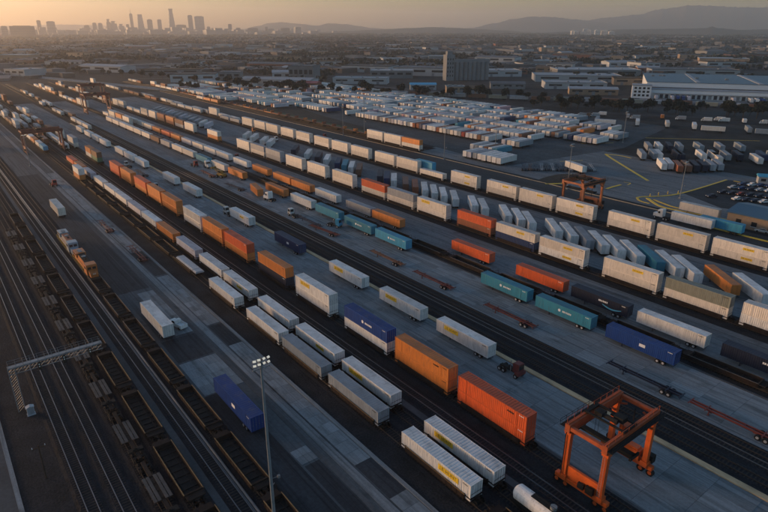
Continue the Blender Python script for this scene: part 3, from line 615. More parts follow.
trailer((252, 164, .08), R(-20), 'white', "white box trailer standing alone at the dirt island", "trailers in the right yard"); tractor((257.4, 180.0, .1), R(-20), 'white', "white road truck in front of the lone trailer at the dirt island", True) if False else None
# orange flat racks parked on the outer track
FR = MB().box(-1.25, 1.25, 0, 12.2, 0, .55)
for y in (0, 11.9): FR.box(-1.25, -1.0, y, y + .3, .55, 2.3).box(1.0, 1.25, y, y + .3, .55, 2.3).box(-1.0, 1.0, y + .05, y + .2, .9, 2.1)
FRm = FR.mesh("rack_base")
FRS = MB().box(-1.1, 1.1, .6, 11.6, .56, .75).mesh("deck")
for i in range(26):
    c = random.choice(['orange', 'rust', 'brown', 'rust']); t = thing("flat_rack", f"{NAMEOF[c]} empty flat rack, {nth(i) if i else 'first'} from the camera by the dirt lot", "flat rack", (235.6, 322 + i * 13.4, .5), 0, "empty flat racks by the dirt lot"); obj("rack_base", FRm, P[c], t); obj("deck", FRS, P['brown'], t)
sheet("grass_verge", 241.5, 243.5, 330, 480, .09, mat("verge_grass", (.09, .12, .045), .9, var=.4, scale=.3, world=True))

# tractors and other vehicles
def tractor(loc, rz, colour, label, road=False, group="yard tractors"):
    """front of the cab towards local +Y"""
    t = thing("road_tractor" if road else "yard_tractor", label, "truck" if road else "tractor", loc, rz, group); m = P[colour]
    obj("chassis_frame", MB().box(-.45, .45, -2.6, 2.6, .75, 1.0).box(-.5, .5, -2.0, -.6, 1.0, 1.12).mesh("chassis_frame"), darksteel, t)
    cab = MB()
    if road:
        cab.box(-1.2, 1.2, -.4, 1.5, 1.0, 3.6).box(-1.0, 1.0, 1.5, 3.2, .9, 2.1).prism([(-.4, 3.6), (1.4, 3.6), (-.2, 4.05)], -1.1, 1.1, 'x')
        win = MB().box(-1.05, 1.05, 1.5, 1.53, 2.35, 3.2).box(-1.23, -1.2, .5, 1.35, 2.3, 3.1).box(1.2, 1.23, .5, 1.35, 2.3, 3.1); fy = 2.4
    else:
        cab.box(-1.15, .55, .9, 2.5, .95, 2.9).box(-1.15, 1.15, 1.9, 3.0, .8, 1.5).box(-1.05, .45, 1.0, 2.4, 2.9, 3.0)
        win = MB().box(-1.0, .4, 2.5, 2.53, 1.75, 2.75).box(-1.0, .4, .87, .9, 1.75, 2.75).box(-1.18, -1.15, 1.05, 2.35, 1.75, 2.75); fy = 2.2
    obj("cab", cab.mesh("cab"), m, t); obj("window", win.mesh("window"), glass, t); obj("exhaust_stack", MB().bar((.9, .7, 1.0), (.9, .7, 3.6), .08, 8).mesh("exhaust_stack"), galv, t)
    for y in (fy, -1.0, -2.1):
        for x in (-.95, .95): wheel(t, x, y)
    return t
tractor((86.3, 208.0, .1), 0, 'white', "white yard tractor pulling a white container along the yellow kerb")
tractor((86.0, 67.5, .1), math.pi, 'maroon', "small dull red yard tractor parked behind the nearest kerb container")
tractor((110.5, 171.5, .1), math.pi * 1.1, 'sky', "pale blue yard tractor driving before the teal containers")
tractor((104.9, 190.8, .1), 0, 'white', "white yard tractor hitched to a bare chassis beside the black rails")
tractor((108.2, 216.5, .1), R(10), 'white', "white road truck hauling an angled orange container", True)
container('orange', (106.6, 219.8 + 2, 1.17), "orange container on the angled white road truck", "containers on road trucks", 12.19, R(-12), True, None)
tractor((112.0, 292, .1), math.pi, 'white', "white and blue road truck beside the far cream container", True)
tractor((212.9, 103.0, .1), 0, 'white', "white road truck pulling a long white trailer past the office", True)
trailer((213.2, 84.8, .06), 0, 'white', "long white box trailer behind the road truck near the office", "trailers near the office"); trailer((228.6, 89.5, .06), 0, 'cream', "long pale box trailer parked along the yellow island before the office", "trailers near the office")
trailer((216.2, 81.0 - 5, .06), 0, 'sky', "small teal-backed box trailer behind the long white one", "trailers near the office")
for i, (x, y) in enumerate([(77, 262), (80, 318), (108, 300), (133, 300), (158, 395), (200, 260), (206, 330), (42, 300), (180, 380), (176, 340)]):
    tractor((x, y, .1), random.choice([0, math.pi]), random.choice(['white', 'orange', 'grey', 'red']), f"far yard tractor, {nth(i)} of those moving up the pads" if i else "yard tractor moving up the trailer pad past the orange stacks")
ldm = mat("loader_paint", (.30, .17, .03), .6, var=.3, dirt=((.06, .05, .04), .6))
ld = thing("yellow_loader", "dull yellow front loader with raised boom on the second pad", "loader", (108.9, 268, .1), R(20), None)
obj("loader_body", MB().box(-1.3, 1.3, -2.5, 1.5, .8, 2.0).box(-.8, .8, -1, .8, 2.0, 3.4).mesh("loader_body"), ldm, ld); obj("boom", MB().beam((-.7, .5, 2.2), (-.7, 4.5, 4.6), .3, .4).beam((.7, .5, 2.2), (.7, 4.5, 4.6), .3, .4).box(-1.5, 1.5, 4.3, 4.9, 3.9, 4.6).mesh("boom"), ldm, ld)
obj("window", MB().box(-.83, .83, -.8, .83, 2.3, 3.2).mesh("window"), glass, ld)
for y in (-1.7, 1.2):
    for x in (-1.3, 1.3): wheel(ld, x, y, 0, 1.5)

CARB = MB().prism([(-2.25, .35), (-2.3, .75), (-2.1, .92), (-1.0, .98), (1.0, .98), (2.1, .86), (2.3, .65), (2.25, .35)], -.88, .88, 'x').mesh("body")
CABN = MB().prism([(-1.6, .98), (-.9, 1.45), (.5, 1.45), (1.2, .98)], -.78, .78, 'x').mesh("cabin"); CABW = MB().prism([(-1.42, 1.02), (-.85, 1.40), (.47, 1.40), (1.05, 1.02)], -.80, .80, 'x').mesh("window")
CROOF = MB().box(-.7, .7, -.85, .45, 1.45, 1.48).mesh("roof"); CWH = MB().bar((-.1, 0, .33), (.1, 0, .33), .33, 12).mesh("wheel")
LAMP = MB().box(-.2, .2, -.03, .03, -.08, .08).mesh("headlight"); lampm = mat("lamp_lens", (.75, .75, .7), .2, var=.05)
def car(loc, rz, colour, label, group="cars in the car park", pickup=False):
    t = thing("parked_car" if not pickup else "pickup_truck", label, "pickup" if pickup else "car", loc, rz, group); m = P[colour]
    if pickup:
        obj("body", MB().box(-.95, .95, -2.7, 2.6, .5, 1.05).box(-.95, -.85, -2.7, -.3, 1.05, 1.4).box(.85, .95, -2.7, -.3, 1.05, 1.4).box(-.85, .85, -2.7, -2.6, 1.05, 1.4).box(-.93, .93, 1.0, 2.6, 1.05, 1.25).mesh("body"), m, t)
        obj("cabin", MB().prism([(-.3, 1.05), (-.2, 1.85), (.8, 1.85), (1.3, 1.25), (1.3, 1.05)], -.9, .9, 'x').mesh("cabin"), m, t); obj("window", MB().prism([(-.22, 1.28), (-.15, 1.8), (.75, 1.8), (1.12, 1.3)], -.92, .92, 'x').mesh("window"), glass, t)
        for y in (-1.7, 1.7):
            for x in (-.85, .85): o = obj("wheel", CWH, rubber, t, (x, y, 0)); o.scale = (1.2, 1.15, 1.15)
    else:
        obj("body", CARB, m, t); obj("cabin", CABN, m, t); obj("window", CABW, glass, t); obj("roof", CROOF, m, t)
        for y in (-1.4, 1.4):
            for x in (-.8, .8): obj("wheel", CWH, rubber, t, (x, y, 0))
    for x in (-.62, .62): obj("headlight", LAMP, lampm, t, (x, 2.3 if not pickup else 2.62, .72 if not pickup else .95))
car((38.3, 130.2, .1), R(14), 'white', "pale pickup truck stopped beside the white container on the loading pad", "vehicles on the loading pad", True)
ci = 0
for row, (xa, ya, xb, yb, n, rot) in enumerate([(259, 106, 271, 80, 10, 62), (268, 109, 282, 78, 11, 62), (280, 110, 297, 76, 12, 62), (290, 110, 308, 76, 12, 62)]):
    for k in range(n):
        if random.random() < .25: continue
        u = k / max(1, n - 1); c = random.choice(['white', 'silver', 'silver', 'grey', 'dark', 'dark', 'navy', 'dark', 'dark', 'maroon', 'white'])
        car((xa + (xb - xa) * u, ya + (yb - ya) * u, .1), R(rot), c, f"{NAMEOF[c]} parked car, {nth(k)} from the far end of the {['first','second','third','fourth'][row]} car park row" if k else f"{NAMEOF[c]} parked car at the far end of the {['first','second','third','fourth'][row]} car park row")
car((226, 73.4, .1), R(8), 'white', "white parked car in front of the tan office building", "vehicles by the office")

# ------------------------------------------------------------------ locomotives
def loco(loc, main, roofc, label, accent):
    t = thing("locomotive", label, "locomotive", loc, 0, "locomotives on the empty well car line"); L = 22.0
    obj("underframe", MB().box(-1.5, 1.5, -11, 11, .95, 1.35).box(-1.45, 1.45, -11.3, -11, .5, 1.35).box(-1.45, 1.45, 11, 11.3, .5, 1.35).mesh("underframe"), darksteel, t)
    obj("hood", MB().box(-.95, .95, -4.2, 7.4, 1.35, 3.9).box(-1.35, 1.35, 5.0, 9.6, 2.9, 4.2).box(-.95, .95, 7.4, 10.2, 1.35, 3.9).mesh("hood"), main, t)
    obj("hood_top", MB().box(-.9, .9, -4.1, 5.0, 3.9, 4.05).mesh("hood_top"), roofc, t)
    obj("stripe", MB().box(-.97, .97, -4.25, 10.25, 2.2, 2.5).mesh("stripe"), accent, t)
    obj("radiator", MB().box(-1.37, 1.37, 5.4, 9.2, 3.3, 4.0).mesh("radiator"), darksteel, t)
    c = obj("cab", MB().box(-1.45, 1.45, -7.6, -4.2, 1.35, 4.1).prism([(-7.7, 4.1), (-4.1, 4.1), (-4.5, 4.35), (-7.3, 4.35)], -1.4, 1.4, 'x').mesh("cab"), main, t)
    obj("window", MB().box(-1.1, -.15, -7.63, -7.6, 3.0, 3.7).box(.15, 1.1, -7.63, -7.6, 3.0, 3.7).box(-1.48, -1.45, -7.0, -5.0, 3.0, 3.7).box(1.45, 1.48, -7.0, -5.0, 3.0, 3.7).mesh("window"), glass, c)
    obj("nose", MB().prism([(-10.0, 1.35), (-7.6, 1.35), (-7.6, 2.95), (-9.6, 2.7), (-10.0, 2.2)], -1.0, 1.0, 'x').mesh("nose"), main, t)
    obj("headlight", MB().bar((-.2, -10.02, 2.35), (-.2, -9.9, 2.35), .12, 8).bar((.2, -10.02, 2.35), (.2, -9.9, 2.35), .12, 8).mesh("headlight"), lampm, t)
    for y in (1.5, 6.2, 7.6): obj("roof_fan", MB().bar((0, y, 4.05 if y < 5 else 4.2), (0, y, 4.3 if y < 5 else 4.42), .6, 14).mesh("roof_fan"), galv, t)
    obj("exhaust_stack", MB().box(-.3, .3, -1.2, -.4, 4.05, 4.3).mesh("exhaust_stack"), darksteel, t)
    obj("fuel_tank", MB().prism([(-1.35, .95), (1.35, .95), (1.35, .5), (1.0, .2), (-1.0, .2), (-1.35, .5)], -3, 3, 'y').mesh("fuel_tank"), darksteel, t)
    for s in (-1, 1):
        h = MB()
        for k in range(12): h.bar((s * 1.45, -4 + k * 1.35, 1.35), (s * 1.45, -4 + k * 1.35, 2.35), .03, 5)
        h.bar((s * 1.45, -4, 2.35), (s * 1.45, 10.9, 2.35), .03, 5); obj("handrail", h.mesh("handrail"), yel, t)
        b = obj("truck", MB().box(-1.15, -1.0, -2.4, 2.4, .3, .75).box(1.0, 1.15, -2.4, 2.4, .3, .75).box(-1, 1, -.3, .3, .5, .95).mesh("truck"), darksteel, t, (0, s * 7.2, 0))
        for dy in (-1.8, 0, 1.8): obj("wheelset", WS, darksteel, b, (0, dy, .02))
loco((29.4, 180.6, .37), mat('loco_orange', (.42, .13, .03), .5, var=.2, dirt=((.06, .04, .03), .6)), darksteel, "orange locomotive with dark stripe coupled to the empty well cars", logo_k)
loco((29.4, 204.0, .37), P['silver'], P['rust'], "silver and red locomotive ahead of the orange one", P['red'])

# ------------------------------------------------------------------ gantry cranes
def crane(x0, x1, y0, y1, h, m, label, m2=None, detail=True, truss=False):
    """rubber-tyred gantry: four legs, two sill carriages with wheels along Y, two girders along X, trolley, spreader, cab"""
    t = thing("gantry_crane", label, "crane", (x0, y0, .05)); w = x1 - x0; d = y1 - y0; m2 = m2 or m; mg = mat('crane_girder', (.34, .075, .025), .6, var=.3, dirt=((.06, .03, .02), .5)) if m is cr_or else m
    for x in (0, w):
        for y in (0, d):
            l = MB(); yb = y + (.0 if y else .0); l.beam((x, yb, 1.9), (x, y, h - .55), .8, .8); l.box(x - .6, x + .6, y - .6, y + .6, 1.3, 2.3); l.box(x - .55, x + .55, y - .55, y + .55, h - 1.5, h - .55)
            obj("leg", l.mesh("leg"), m, t)
        c = MB(); c.box(x - .42, x + .42, -1.4, d + 1.4, 1.15, 1.85)
        s = obj("carriage", c.mesh("carriage"), m, t)
        for y in (-1.1, .5, d - .5, d + 1.1):
            o = obj("wheel", wh, rubber, s, (x, y, 0)); o.scale = (1.0, 1.25, 1.25); obj("rim", whr, m, o)
    for y in (0, d):
        g = MB(); g.box(-.9, w + .9, y - .42, y + .42, h - .75, h + .55).box(-.9, w + .9, y - .55, y + .55, h - .85, h - .75)
        gi = obj("girder", g.mesh("girder"), mg, t)
        r = MB(); r.box(-.8, w + .8, y - .06, y + .06, h + .55, h + .68)
        for i in range(9): x = -.6 + i * (w + 1.2) / 8; r.bar((x, y + (.34 if y else -.34), h + .55), (x, y + (.34 if y else -.34), h + 1.5), .03, 5)
        r.bar((-.6, y + (.34 if y else -.34), h + 1.5), (w + .6, y + (.34 if y else -.34), h + 1.5), .03, 5)
        obj("guard_rail", r.mesh("guard_rail"), m2, gi)
    for x in (-.55, w + .55): obj("tie_beam", MB().box(x - .28, x + .28, .38, d - .38, h - .35, h + .3).mesh("tie_beam"), mg, t)
    tx = w * .42
    tl = MB()
    for yy in (.0, d): tl.box(tx - 1.7, tx + 1.7, yy - .25, yy + .25, h + .68, h + .95)
    for xx in (tx - 1.5, tx + 1.5): tl.box(xx - .15, xx + .15, -.2, d + .2, h + .72, h + .98)
    tl.box(tx - .2, tx + 1.1, 1.0, 2.6, h + .9, h + 1.75).bar((tx - .6, 1.6, h + 1.15), (tx - .6, d - 1.6, h + 1.15), .38, 12).box(tx - 1.2, tx + .2, d - 2.4, d - 1.1, h + .9, h + 1.55).box(tx + .5, tx + .9, 2.8, d - 2.8, h + .9, h + 1.15)
    tr = obj("trolley", tl.mesh("trolley"), darksteel, t)
    sp_ = MB().box(tx - .5, tx + .5, -1.5, d + 1.5, h - 3.6, h - 3.2).box(tx - 1.2, tx + 1.2, -1.6, -1.3, h - 3.7, h - 3.2).box(tx - 1.2, tx + 1.2, d + 1.3, d + 1.6, h - 3.7, h - 3.2)
    for x in (tx - .5, tx + .5):
        for y in (1.2, d - 1.2): sp_.bar((x, y, h - 3.3), (x, y, h + .8), .03, 5)
    obj("spreader", sp_.mesh("spreader"), darksteel, tr)
    cb = obj("operator_cab", MB().box(tx + 1.7, tx + 3.2, .5, 2.4, h - 2.6, h - .6).mesh("operator_cab"), m2, t); obj("window", MB().box(tx + 1.75, tx + 3.15, .44, .5, h - 2.3, h - 1.0).box(tx + 3.2, tx + 3.23, .6, 2.3, h - 2.3, h - 1.0).mesh("window"), glass, cb)
    obj("engine_house", MB().box(w - .7, w + .9, .9, d - .9, 1.9, 3.6).box(w - .5, w + .7, 1.3, d - 1.3, 3.6, 3.9).mesh("engine_house"), m2, t)
    obj("shield_panel", MB().box(-.2, .2, .45, d - .45, 1.9, 4.1).mesh("shield_panel"), m, t)
    pf = MB(); pf.box(-1.0, w + 1.0, -1.25, -.45, h - .1, h - .02).box(-1.0, w + 1.0, d + .45, d + 1.25, h - .1, h - .02)
    for yy in (-1.25, d + 1.25):
        pf.bar((-1.0, yy, h + .95), (w + 1.0, yy, h + .95), .035, 5).bar((-1.0, yy, h + .5), (w + 1.0, yy, h + .5), .03, 5)
        for i in range(11): x = -1.0 + i * (w + 2) / 10; pf.bar((x, yy, h - .1), (x, yy, h + .95), .035, 5)
    obj("walkway", pf.mesh("walkway"), darksteel, t)
    braces = []
    for x in (0, w): braces += [((x, .4, 2.3), (x, d - .4, 2.3), .35, .5), ((x, .3, h - 1.2), (x, d * .28, h - .6), .25, .25), ((x, d - .3, h - 1.2), (x, d * .72, h - .6), .25, .25)]
    for y in (0, d): braces += [((.3, y, h - 2.6), (2.4, y, h - .7), .3, .3), ((w - .3, y, h - 2.6), (w - 2.4, y, h - .7), .3, .3)]
    for q in braces: obj("brace", MB().beam(*q).mesh("brace"), mg, t)
    hs = MB()
    for i in range(10):
        xa, xb = w * .1 + i * .55, w * .1 + (i + 1) * .55; hs.bar((xa, d + .7, h - .3 - .8 * (i % 2)), (xb, d + .7, h - .3 - .8 * ((i + 1) % 2)), .05, 5)
    hs.bar((w + .2, d * .5, 3.9), (w + .2, d * .5, h - .8), .09, 6).bar((-.55, d + .3, 2), (-.55, d + .3, h), .07, 6)
    obj("festoon_cable", hs.mesh("festoon_cable"), rubber, t)
    for q in ((-.95, -.45, .8, 2.0, 2.0, 3.2), (-.9, -.45, 2.4, 3.4, 2.0, 2.9), (w + .45, w + 1.5, -.9, .6, 1.9, 3.2), (w - 1.2, w - .75, d * .3, d * .75, 1.9, 3.0)): obj("equipment_box", MB().box(*q).mesh("equipment_box"), darksteel, t)
    obj("cable_reel", MB().bar((w + .4, d + .4, 2.6), (w + 1.3, d + .4, 2.6), .7, 14).mesh("cable_reel"), darksteel, t)
    la = MB()
    for s in (-.22, .22): la.bar((-.5, s + .1, 1.9), (-.5, s + .1, h), .03, 5)
    for i in range(int(h * 2.2)): z = 2 + i * .42; (la.bar((-.5, -.12, z), (-.5, .32, z), .02, 4) if z < h else None)
    obj("ladder", la.mesh("ladder"), galv, t)
    return t
crane(67.7, 80.3, 34.6, 40.9, 11.2, cr_or, "large orange rubber-tyred gantry crane over the pad at the bottom")
crane(44.3, 63.6, 386, 395, 12.5, cr_rd, "rust-red gantry crane straddling the far white containers on the loading pad side")
crane(112, 131, 545, 556, 15.5, cr_rd, "rust-red gantry crane at the far end of the trailer pads")
crane(124, 143, 610, 622, 18.0, cr_rd, "taller rust-red gantry crane behind the other at the far end")
crane(194.0, 206.5, 125.5, 134.5, 11.6, mat("crane_brown", (.34, .11, .045), .6, var=.3, dirt=((.06, .04, .03), .5)), "brown-orange gantry crane behind the cream double-stack train")

# ------------------------------------------------------------------ masts, signal bridge, small yard things
lampglow = bpy.data.materials.new("lamp_glow"); lampglow.use_nodes = True
_b = lampglow.node_tree.nodes["Principled BSDF"]; _b.inputs["Base Color"].default_value = (.8, .75, .65, 1); _b.inputs["Emission Color"].default_value = (1, .85, .62, 1); _b.inputs["Emission Strength"].default_value = .16
HEAD = MB().box(-.24, .24, -.14, .14, -.17, .17).mesh("floodlight"); LENS = MB().box(-.2, .2, -.16, -.14, -.14, .14).mesh("lens")
def mast(x, y, h, label, n=8, lit=True, r=.28):
    t = thing("light_mast", label, "light mast", (x, y, 0))
    obj("pole", MB().bar((0, 0, 0), (0, 0, h), r, 10, r2=r * .55).box(-.5, .5, -.5, .5, 0, .5).mesh("pole"), galv, t)
    obj("crossarm", MB().box(-1.15, 1.15, -.08, .08, h - .1, h + .06).box(-.08, .08, -1.3, 1.3, h - .75, h - .6).box(-1.2, 1.2, -.08, .08, h - 1.3, h - 1.16).mesh("crossarm"), galv, t)
    for i in range(n):
        a = i % 4; z = h - .0 - (i // 4) * .65; fx = -.95 + a * .62
        f = obj("floodlight", HEAD, galv, t, (fx, -.2, z + .1)); f.rotation_euler = (R(-40), 0, R(20 if a > 1 else -20)); obj("lens", LENS, lampglow if lit else lampm, f)
    obj("camera_arm", MB().bar((0, 0, h * .33), (.9, -.5, h * .33 + .3), .05, 6).box(.75, 1.1, -.75, -.4, h * .33 + .15, h * .33 + .55).bar((0, 0, h * .28), (.7, .5, h * .28), .05, 6).mesh("camera_arm"), galv, t)
mast(27.35, 60.6, 28.3, "tall floodlight mast with a cluster of lit lamps in the foreground")
mast(246.9, 113.5, 15.5, "light mast at the corner of the car park", 4, False, .2); mast(222, 152, 20, "light mast beside the brown crane in the right yard", 4, False, .2)
mast(239.5, 330, 22, "light mast in the dirt lot beside the short train", 4, False, .2); mast(263, 232, 18, "light mast at the near corner of the trailer lot", 4, False, .2); mast(40.5, 352, 16, "light mast before the rust-red crane by the loading pad", 4, True, .2)
for i, (x, y) in enumerate([(222, 232), (222, 330), (290, 560), (345, 200)]): mast(x, y, 19, ["light mast by the yellow kerb behind the cream train", "farther light mast by the yellow kerb", "light mast at the far edge of the trailer lot", "light mast at the near right edge of the trailer lot"][i], 4, False, .18)

sg = thing("signal_bridge", "grey lattice signal bridge reaching over the main rails at left", "signal bridge", (3.2, 115.6, 0)); m_ = MB(); H_ = 8.6
for dx in (-.55, .55):
    for dy in (-.45, .45): m_.beam((dx, dy, 0), (dx, dy, H_ + .8), .12, .12)
for k in range(9):
    z = k * 1.0
    for dy in (-.45, .45): m_.beam((-.55, dy, z), (.55, dy, z + 1.0), .07, .07)
    for dx in (-.55, .55): m_.beam((dx, -.45, z), (dx, .45, z + 1.0), .07, .07)
obj("mast_lattice", m_.mesh("mast_lattice"), galv, sg); m_ = MB()
for dz in (0, 1.15):
    for dy in (-.6, .6): m_.beam((-.6, dy, H_ - .5 + dz), (15.6, dy, H_ - .5 + dz), .13, .13)
for k in range(13):
    x = -.5 + k * 1.24
    for dy in (-.6, .6): m_.beam((x, dy, H_ - .5), (x + 1.24, dy, H_ + .65), .07, .07)
    m_.beam((x, -.6, H_ + .65), (x, .6, H_ + .65), .07, .07)
obj("truss", m_.mesh("truss"), galv, sg); obj("walkway", MB().box(-.5, 15.6, -.5, .5, H_ + .72, H_ + .80).mesh("walkway"), galv, sg)
hr = MB()
for k in range(14): hr.bar((-.4 + k * 1.2, .5, H_ + .8), (-.4 + k * 1.2, .5, H_ + 1.8), .03, 5).bar((-.4 + k * 1.2, -.5, H_ + .8), (-.4 + k * 1.2, -.5, H_ + 1.8), .03, 5)
for dy in (-.5, .5): hr.bar((-.4, dy, H_ + 1.8), (15.4, dy, H_ + 1.8), .03, 5).bar((-.4, dy, H_ + 1.3), (15.4, dy, H_ + 1.3), .025, 5)
obj("handrail", hr.mesh("handrail"), galv, sg)
for x in (4.4, 8.6, 13.2): s_ = obj("signal_head", MB().box(x - .28, x + .28, -.95, -.65, H_ - 1.0, H_ + .5).mesh("signal_head"), logo_k, sg); obj("lens", MB().bar((x, -.99, H_ + .2), (x, -.95, H_ + .2), .12, 10).bar((x, -.99, H_ - .25), (x, -.95, H_ - .25), .12, 10).mesh("lens"), lampm, s_)
for i, (x, y) in enumerate([(4.4, 113.0)]):
    b = thing("relay_cabinet", ["grey relay cabinet at the foot of the signal bridge", "grey relay cabinet near the road kerb at the bottom left", "small grey relay cabinet between the signal bridge and the road kerb"][i], "cabinet", (x, y, .02), 0, "relay cabinets")
    obj("cabinet_body", MB().box(-.6, .6, -.4, .4, .15, 1.7).box(-.7, .7, -.5, .5, 0, .15).prism([(-.7, 1.7), (.7, 1.7), (0, 1.95)], -.5, .5, 'y').mesh("cabinet_body"), P['grey'], b); obj("door", MB().box(-.5, .5, -.43, -.4, .25, 1.6).mesh("door"), P['grey'], b)
up = thing("utility_post", "dark utility post with crossarm beside the road kerb at bottom left", "post", (3.4, 92.5, 0)); obj("pole", MB().bar((0, 0, 0), (0, 0, 6.5), .12, 8).mesh("pole"), bark_m, up); obj("crossarm", MB().box(-1.0, 1.0, -.06, .06, 6.0, 6.15).mesh("crossarm"), bark_m, up); obj("insulator", MB().bar((-.9, 0, 6.15), (-.9, 0, 6.4), .06, 6).bar((.9, 0, 6.15), (.9, 0, 6.4), .06, 6).mesh("insulator"), logo_w, up)

# painted yellow islands and lines in the right yard
def ribbon(name, pts, w, z=.10, m=None, h=0.0):
    b = MB(); pts = [Vector((x, y, 0)) for x, y in pts]
    L_, R_ = [], []
    for i, p in enumerate(pts):
        d = (pts[min(i + 1, len(pts) - 1)] - pts[max(i - 1, 0)]).normalized(); nn = Vector((-d.y, d.x, 0)) * w / 2; L_.append(p + nn); R_.append(p - nn)
    for i in range(len(pts) - 1):
        q = [L_[i], R_[i], R_[i+1], L_[i+1]]; b.face([(v.x, v.y, z + h) for v in reversed(q)] if False else [(v.x, v.y, z + h) for v in q])
        if h > 0:
            for a, c in ((L_[i+1], L_[i]), (R_[i], R_[i+1])): b.face([(a.x, a.y, 0), (c.x, c.y, 0), (c.x, c.y, z + h), (a.x, a.y, z + h)])
    return obj(name, b.mesh(name), m or yel, kind='structure')
def curve(pts, n=8):
    out = []
    P0 = [pts[0]] + list(pts) + [pts[-1]]
    for i in range(1, len(P0) - 2):
        a, b, c, d = [Vector(P0[i + k - 1]) for k in range(4)]
        for k in range(n):
            t = k / n; out.append(tuple(.5 * ((2*b) + (c-a)*t + (2*a-5*b+4*c-d)*t*t + (3*b-a-3*c+d)*t**3)))
    out.append(tuple(pts[-1])); return out
YL = lambda pts, w=.55, h=.12: ribbon("island_kerb", curve(pts), w * 1.7, .08, None, h)
YL([(229, 117), (229.5, 121), (232, 124), (236, 124.5), (252.9, 117.3), (296, 116)]); YL([(236, 122), (230, 114.5), (228.3, 110), (228.9, 102.9), (230.9, 90.5), (231, 84)], .8); YL([(236, 119), (233.4, 113), (232, 107.9), (232.5, 100)], .6)
YL([(217.3, 92), (217.2, 87.2), (217, 76.9), (217, 60)], .7); YL([(296.3, 113), (295.7, 99.6), (297, 90)], .5, .08)
ribbon("painted_line", curve([(306, 171), (307.5, 178), (305.6, 184), (301, 182), (265, 138)]), 1.5, .11); ribbon("painted_line", curve([(250, 139.5), (254, 140.5), (253.5, 143.5)]), .5, .11)
YL([(221.8, 164), (227, 160.5), (232.2, 158.5)], .7); YL([(235.8, 141.3), (241, 141.6), (247.7, 141.5)], .7); YL([(246, 163), (250, 160), (247, 157)], .6)
ribbon("painted_line", [(322, 214), (340, 203)], .6, .11); ribbon("painted_line", [(268, 190), (280, 184)], .6, .11); ribbon("painted_line", [(360, 215), (420, 150)], .8, .05)
poly_sheet("dirt_island", curve([(222, 165), (226, 171), (243.8, 171.5), (250, 161), (238, 158), (228, 160.5)]), .11, dirt_m)
for i, (x, y) in enumerate([(249, 120), (244, 121.5), (239, 122.5), (253, 117.5)]):
    b = thing("bollard", ["yellow bollard at the tip of the car park corner", "yellow bollard beside the corner light mast", "yellow bollard on the kerb bend", "yellow bollard by the light mast foot"][i], "bollard", (x, y, .1), 0, "bollards at the car park corner"); obj("post", MB().bar((0, 0, 0), (0, 0, 1.3), .16, 8).mesh("post"), yel, b); obj("cap", MB().bar((0, 0, 1.3), (0, 0, 1.4), .17, 8, r2=.05).mesh("cap"), logo_w, b)

# ------------------------------------------------------------------ buildings near the yard
def shed(loc, rz, w, d, h, wall, roof, label, cat="building", group=None, ridge=0.0, doors=4, windows=0, name="shed", vents=3):
    """front along local +X at y=0, depth along +Y"""
    t = thing(name, label, cat, loc, rz, group)
    obj("wall", MB().box(0, w, 0, d, -.3, h).mesh("wall"), wall, t)
    r = MB()
    if ridge > 0: r.prism([(-.6, h), (d + .6, h), (d / 2, h + ridge)], -.5, w + .5, 'x')
    else: r.box(-.3, w + .3, -.3, d + .3, h, h + .35).box(-.3, w + .3, -.3, 0, h + .35, h + .9).box(-.3, w + .3, d, d + .3, h + .35, h + .9).box(-.3, 0, 0, d, h + .35, h + .9).box(w, w + .3, 0, d, h + .35, h + .9)
    ro = obj("roof", r.mesh("roof"), roof, t)
    if ridge <= 0:
        for i in range(vents):
            x, y = random.uniform(.12, .85) * w, random.uniform(.15, .8) * d; s = random.uniform(.8, 2.2)
            obj("roof_vent", MB().box(x - s, x + s, y - s, y + s, h + .35, h + 1.6).mesh("roof_vent"), galv, ro)
    if doors:
        for i in range(doors):
            x = (i + .5) * w / doors; obj("door", MB().box(x - 1.7, x + 1.7, -.12, 0, 0, min(4.2, h * .6)).mesh("door"), MATS.get("shed_door") or mat("shed_door", (.16, .18, .20), .5), t)
    for i in range(windows):
        x = (i + .5) * w / windows; wi = obj("window", MB().box(x - w / windows * .32, x + w / windows * .32, -.1, 0, h * .5, h * .78).mesh("window"), glass, t); obj("sill", MB().box(x - w / windows * .36, x + w / windows * .36, -.25, 0, h * .46, h * .49).mesh("sill"), wall, wi)
    return t
wl_white = mat("wall_white", (.36, .38, .40), .7, var=.12, scale=.05, dirt=((.2, .2, .2), .4)); wl_grey = mat("wall_grey", (.19, .20, .21), .8, var=.2, scale=.05, dirt=((.1, .1, .1), .4)); wl_tan = mat("wall_tan", (.30, .225, .16), .8, var=.15, scale=.1, dirt=((.12, .09, .07), .4)); wl_brick = mat("wall_brick", (.22, .10, .07), .9, var=.25, scale=.2)
rf_white = mat("roof_white", (.27, .29, .315), .7, var=.18, scale=.04, dirt=((.16, .16, .16), .5)); rf_grey = mat("roof_grey", (.12, .13, .145), .8, var=.25, scale=.05, dirt=((.07, .07, .07), .5)); rf_dark = mat("roof_dark", (.07, .075, .08), .85, var=.3, scale=.05); rf_blue = mat("roof_blue", (.045, .10, .155), .5, var=.15, scale=.03); rf_brown = mat("roof_brown", (.12, .085, .06), .85, var=.3, scale=.05)

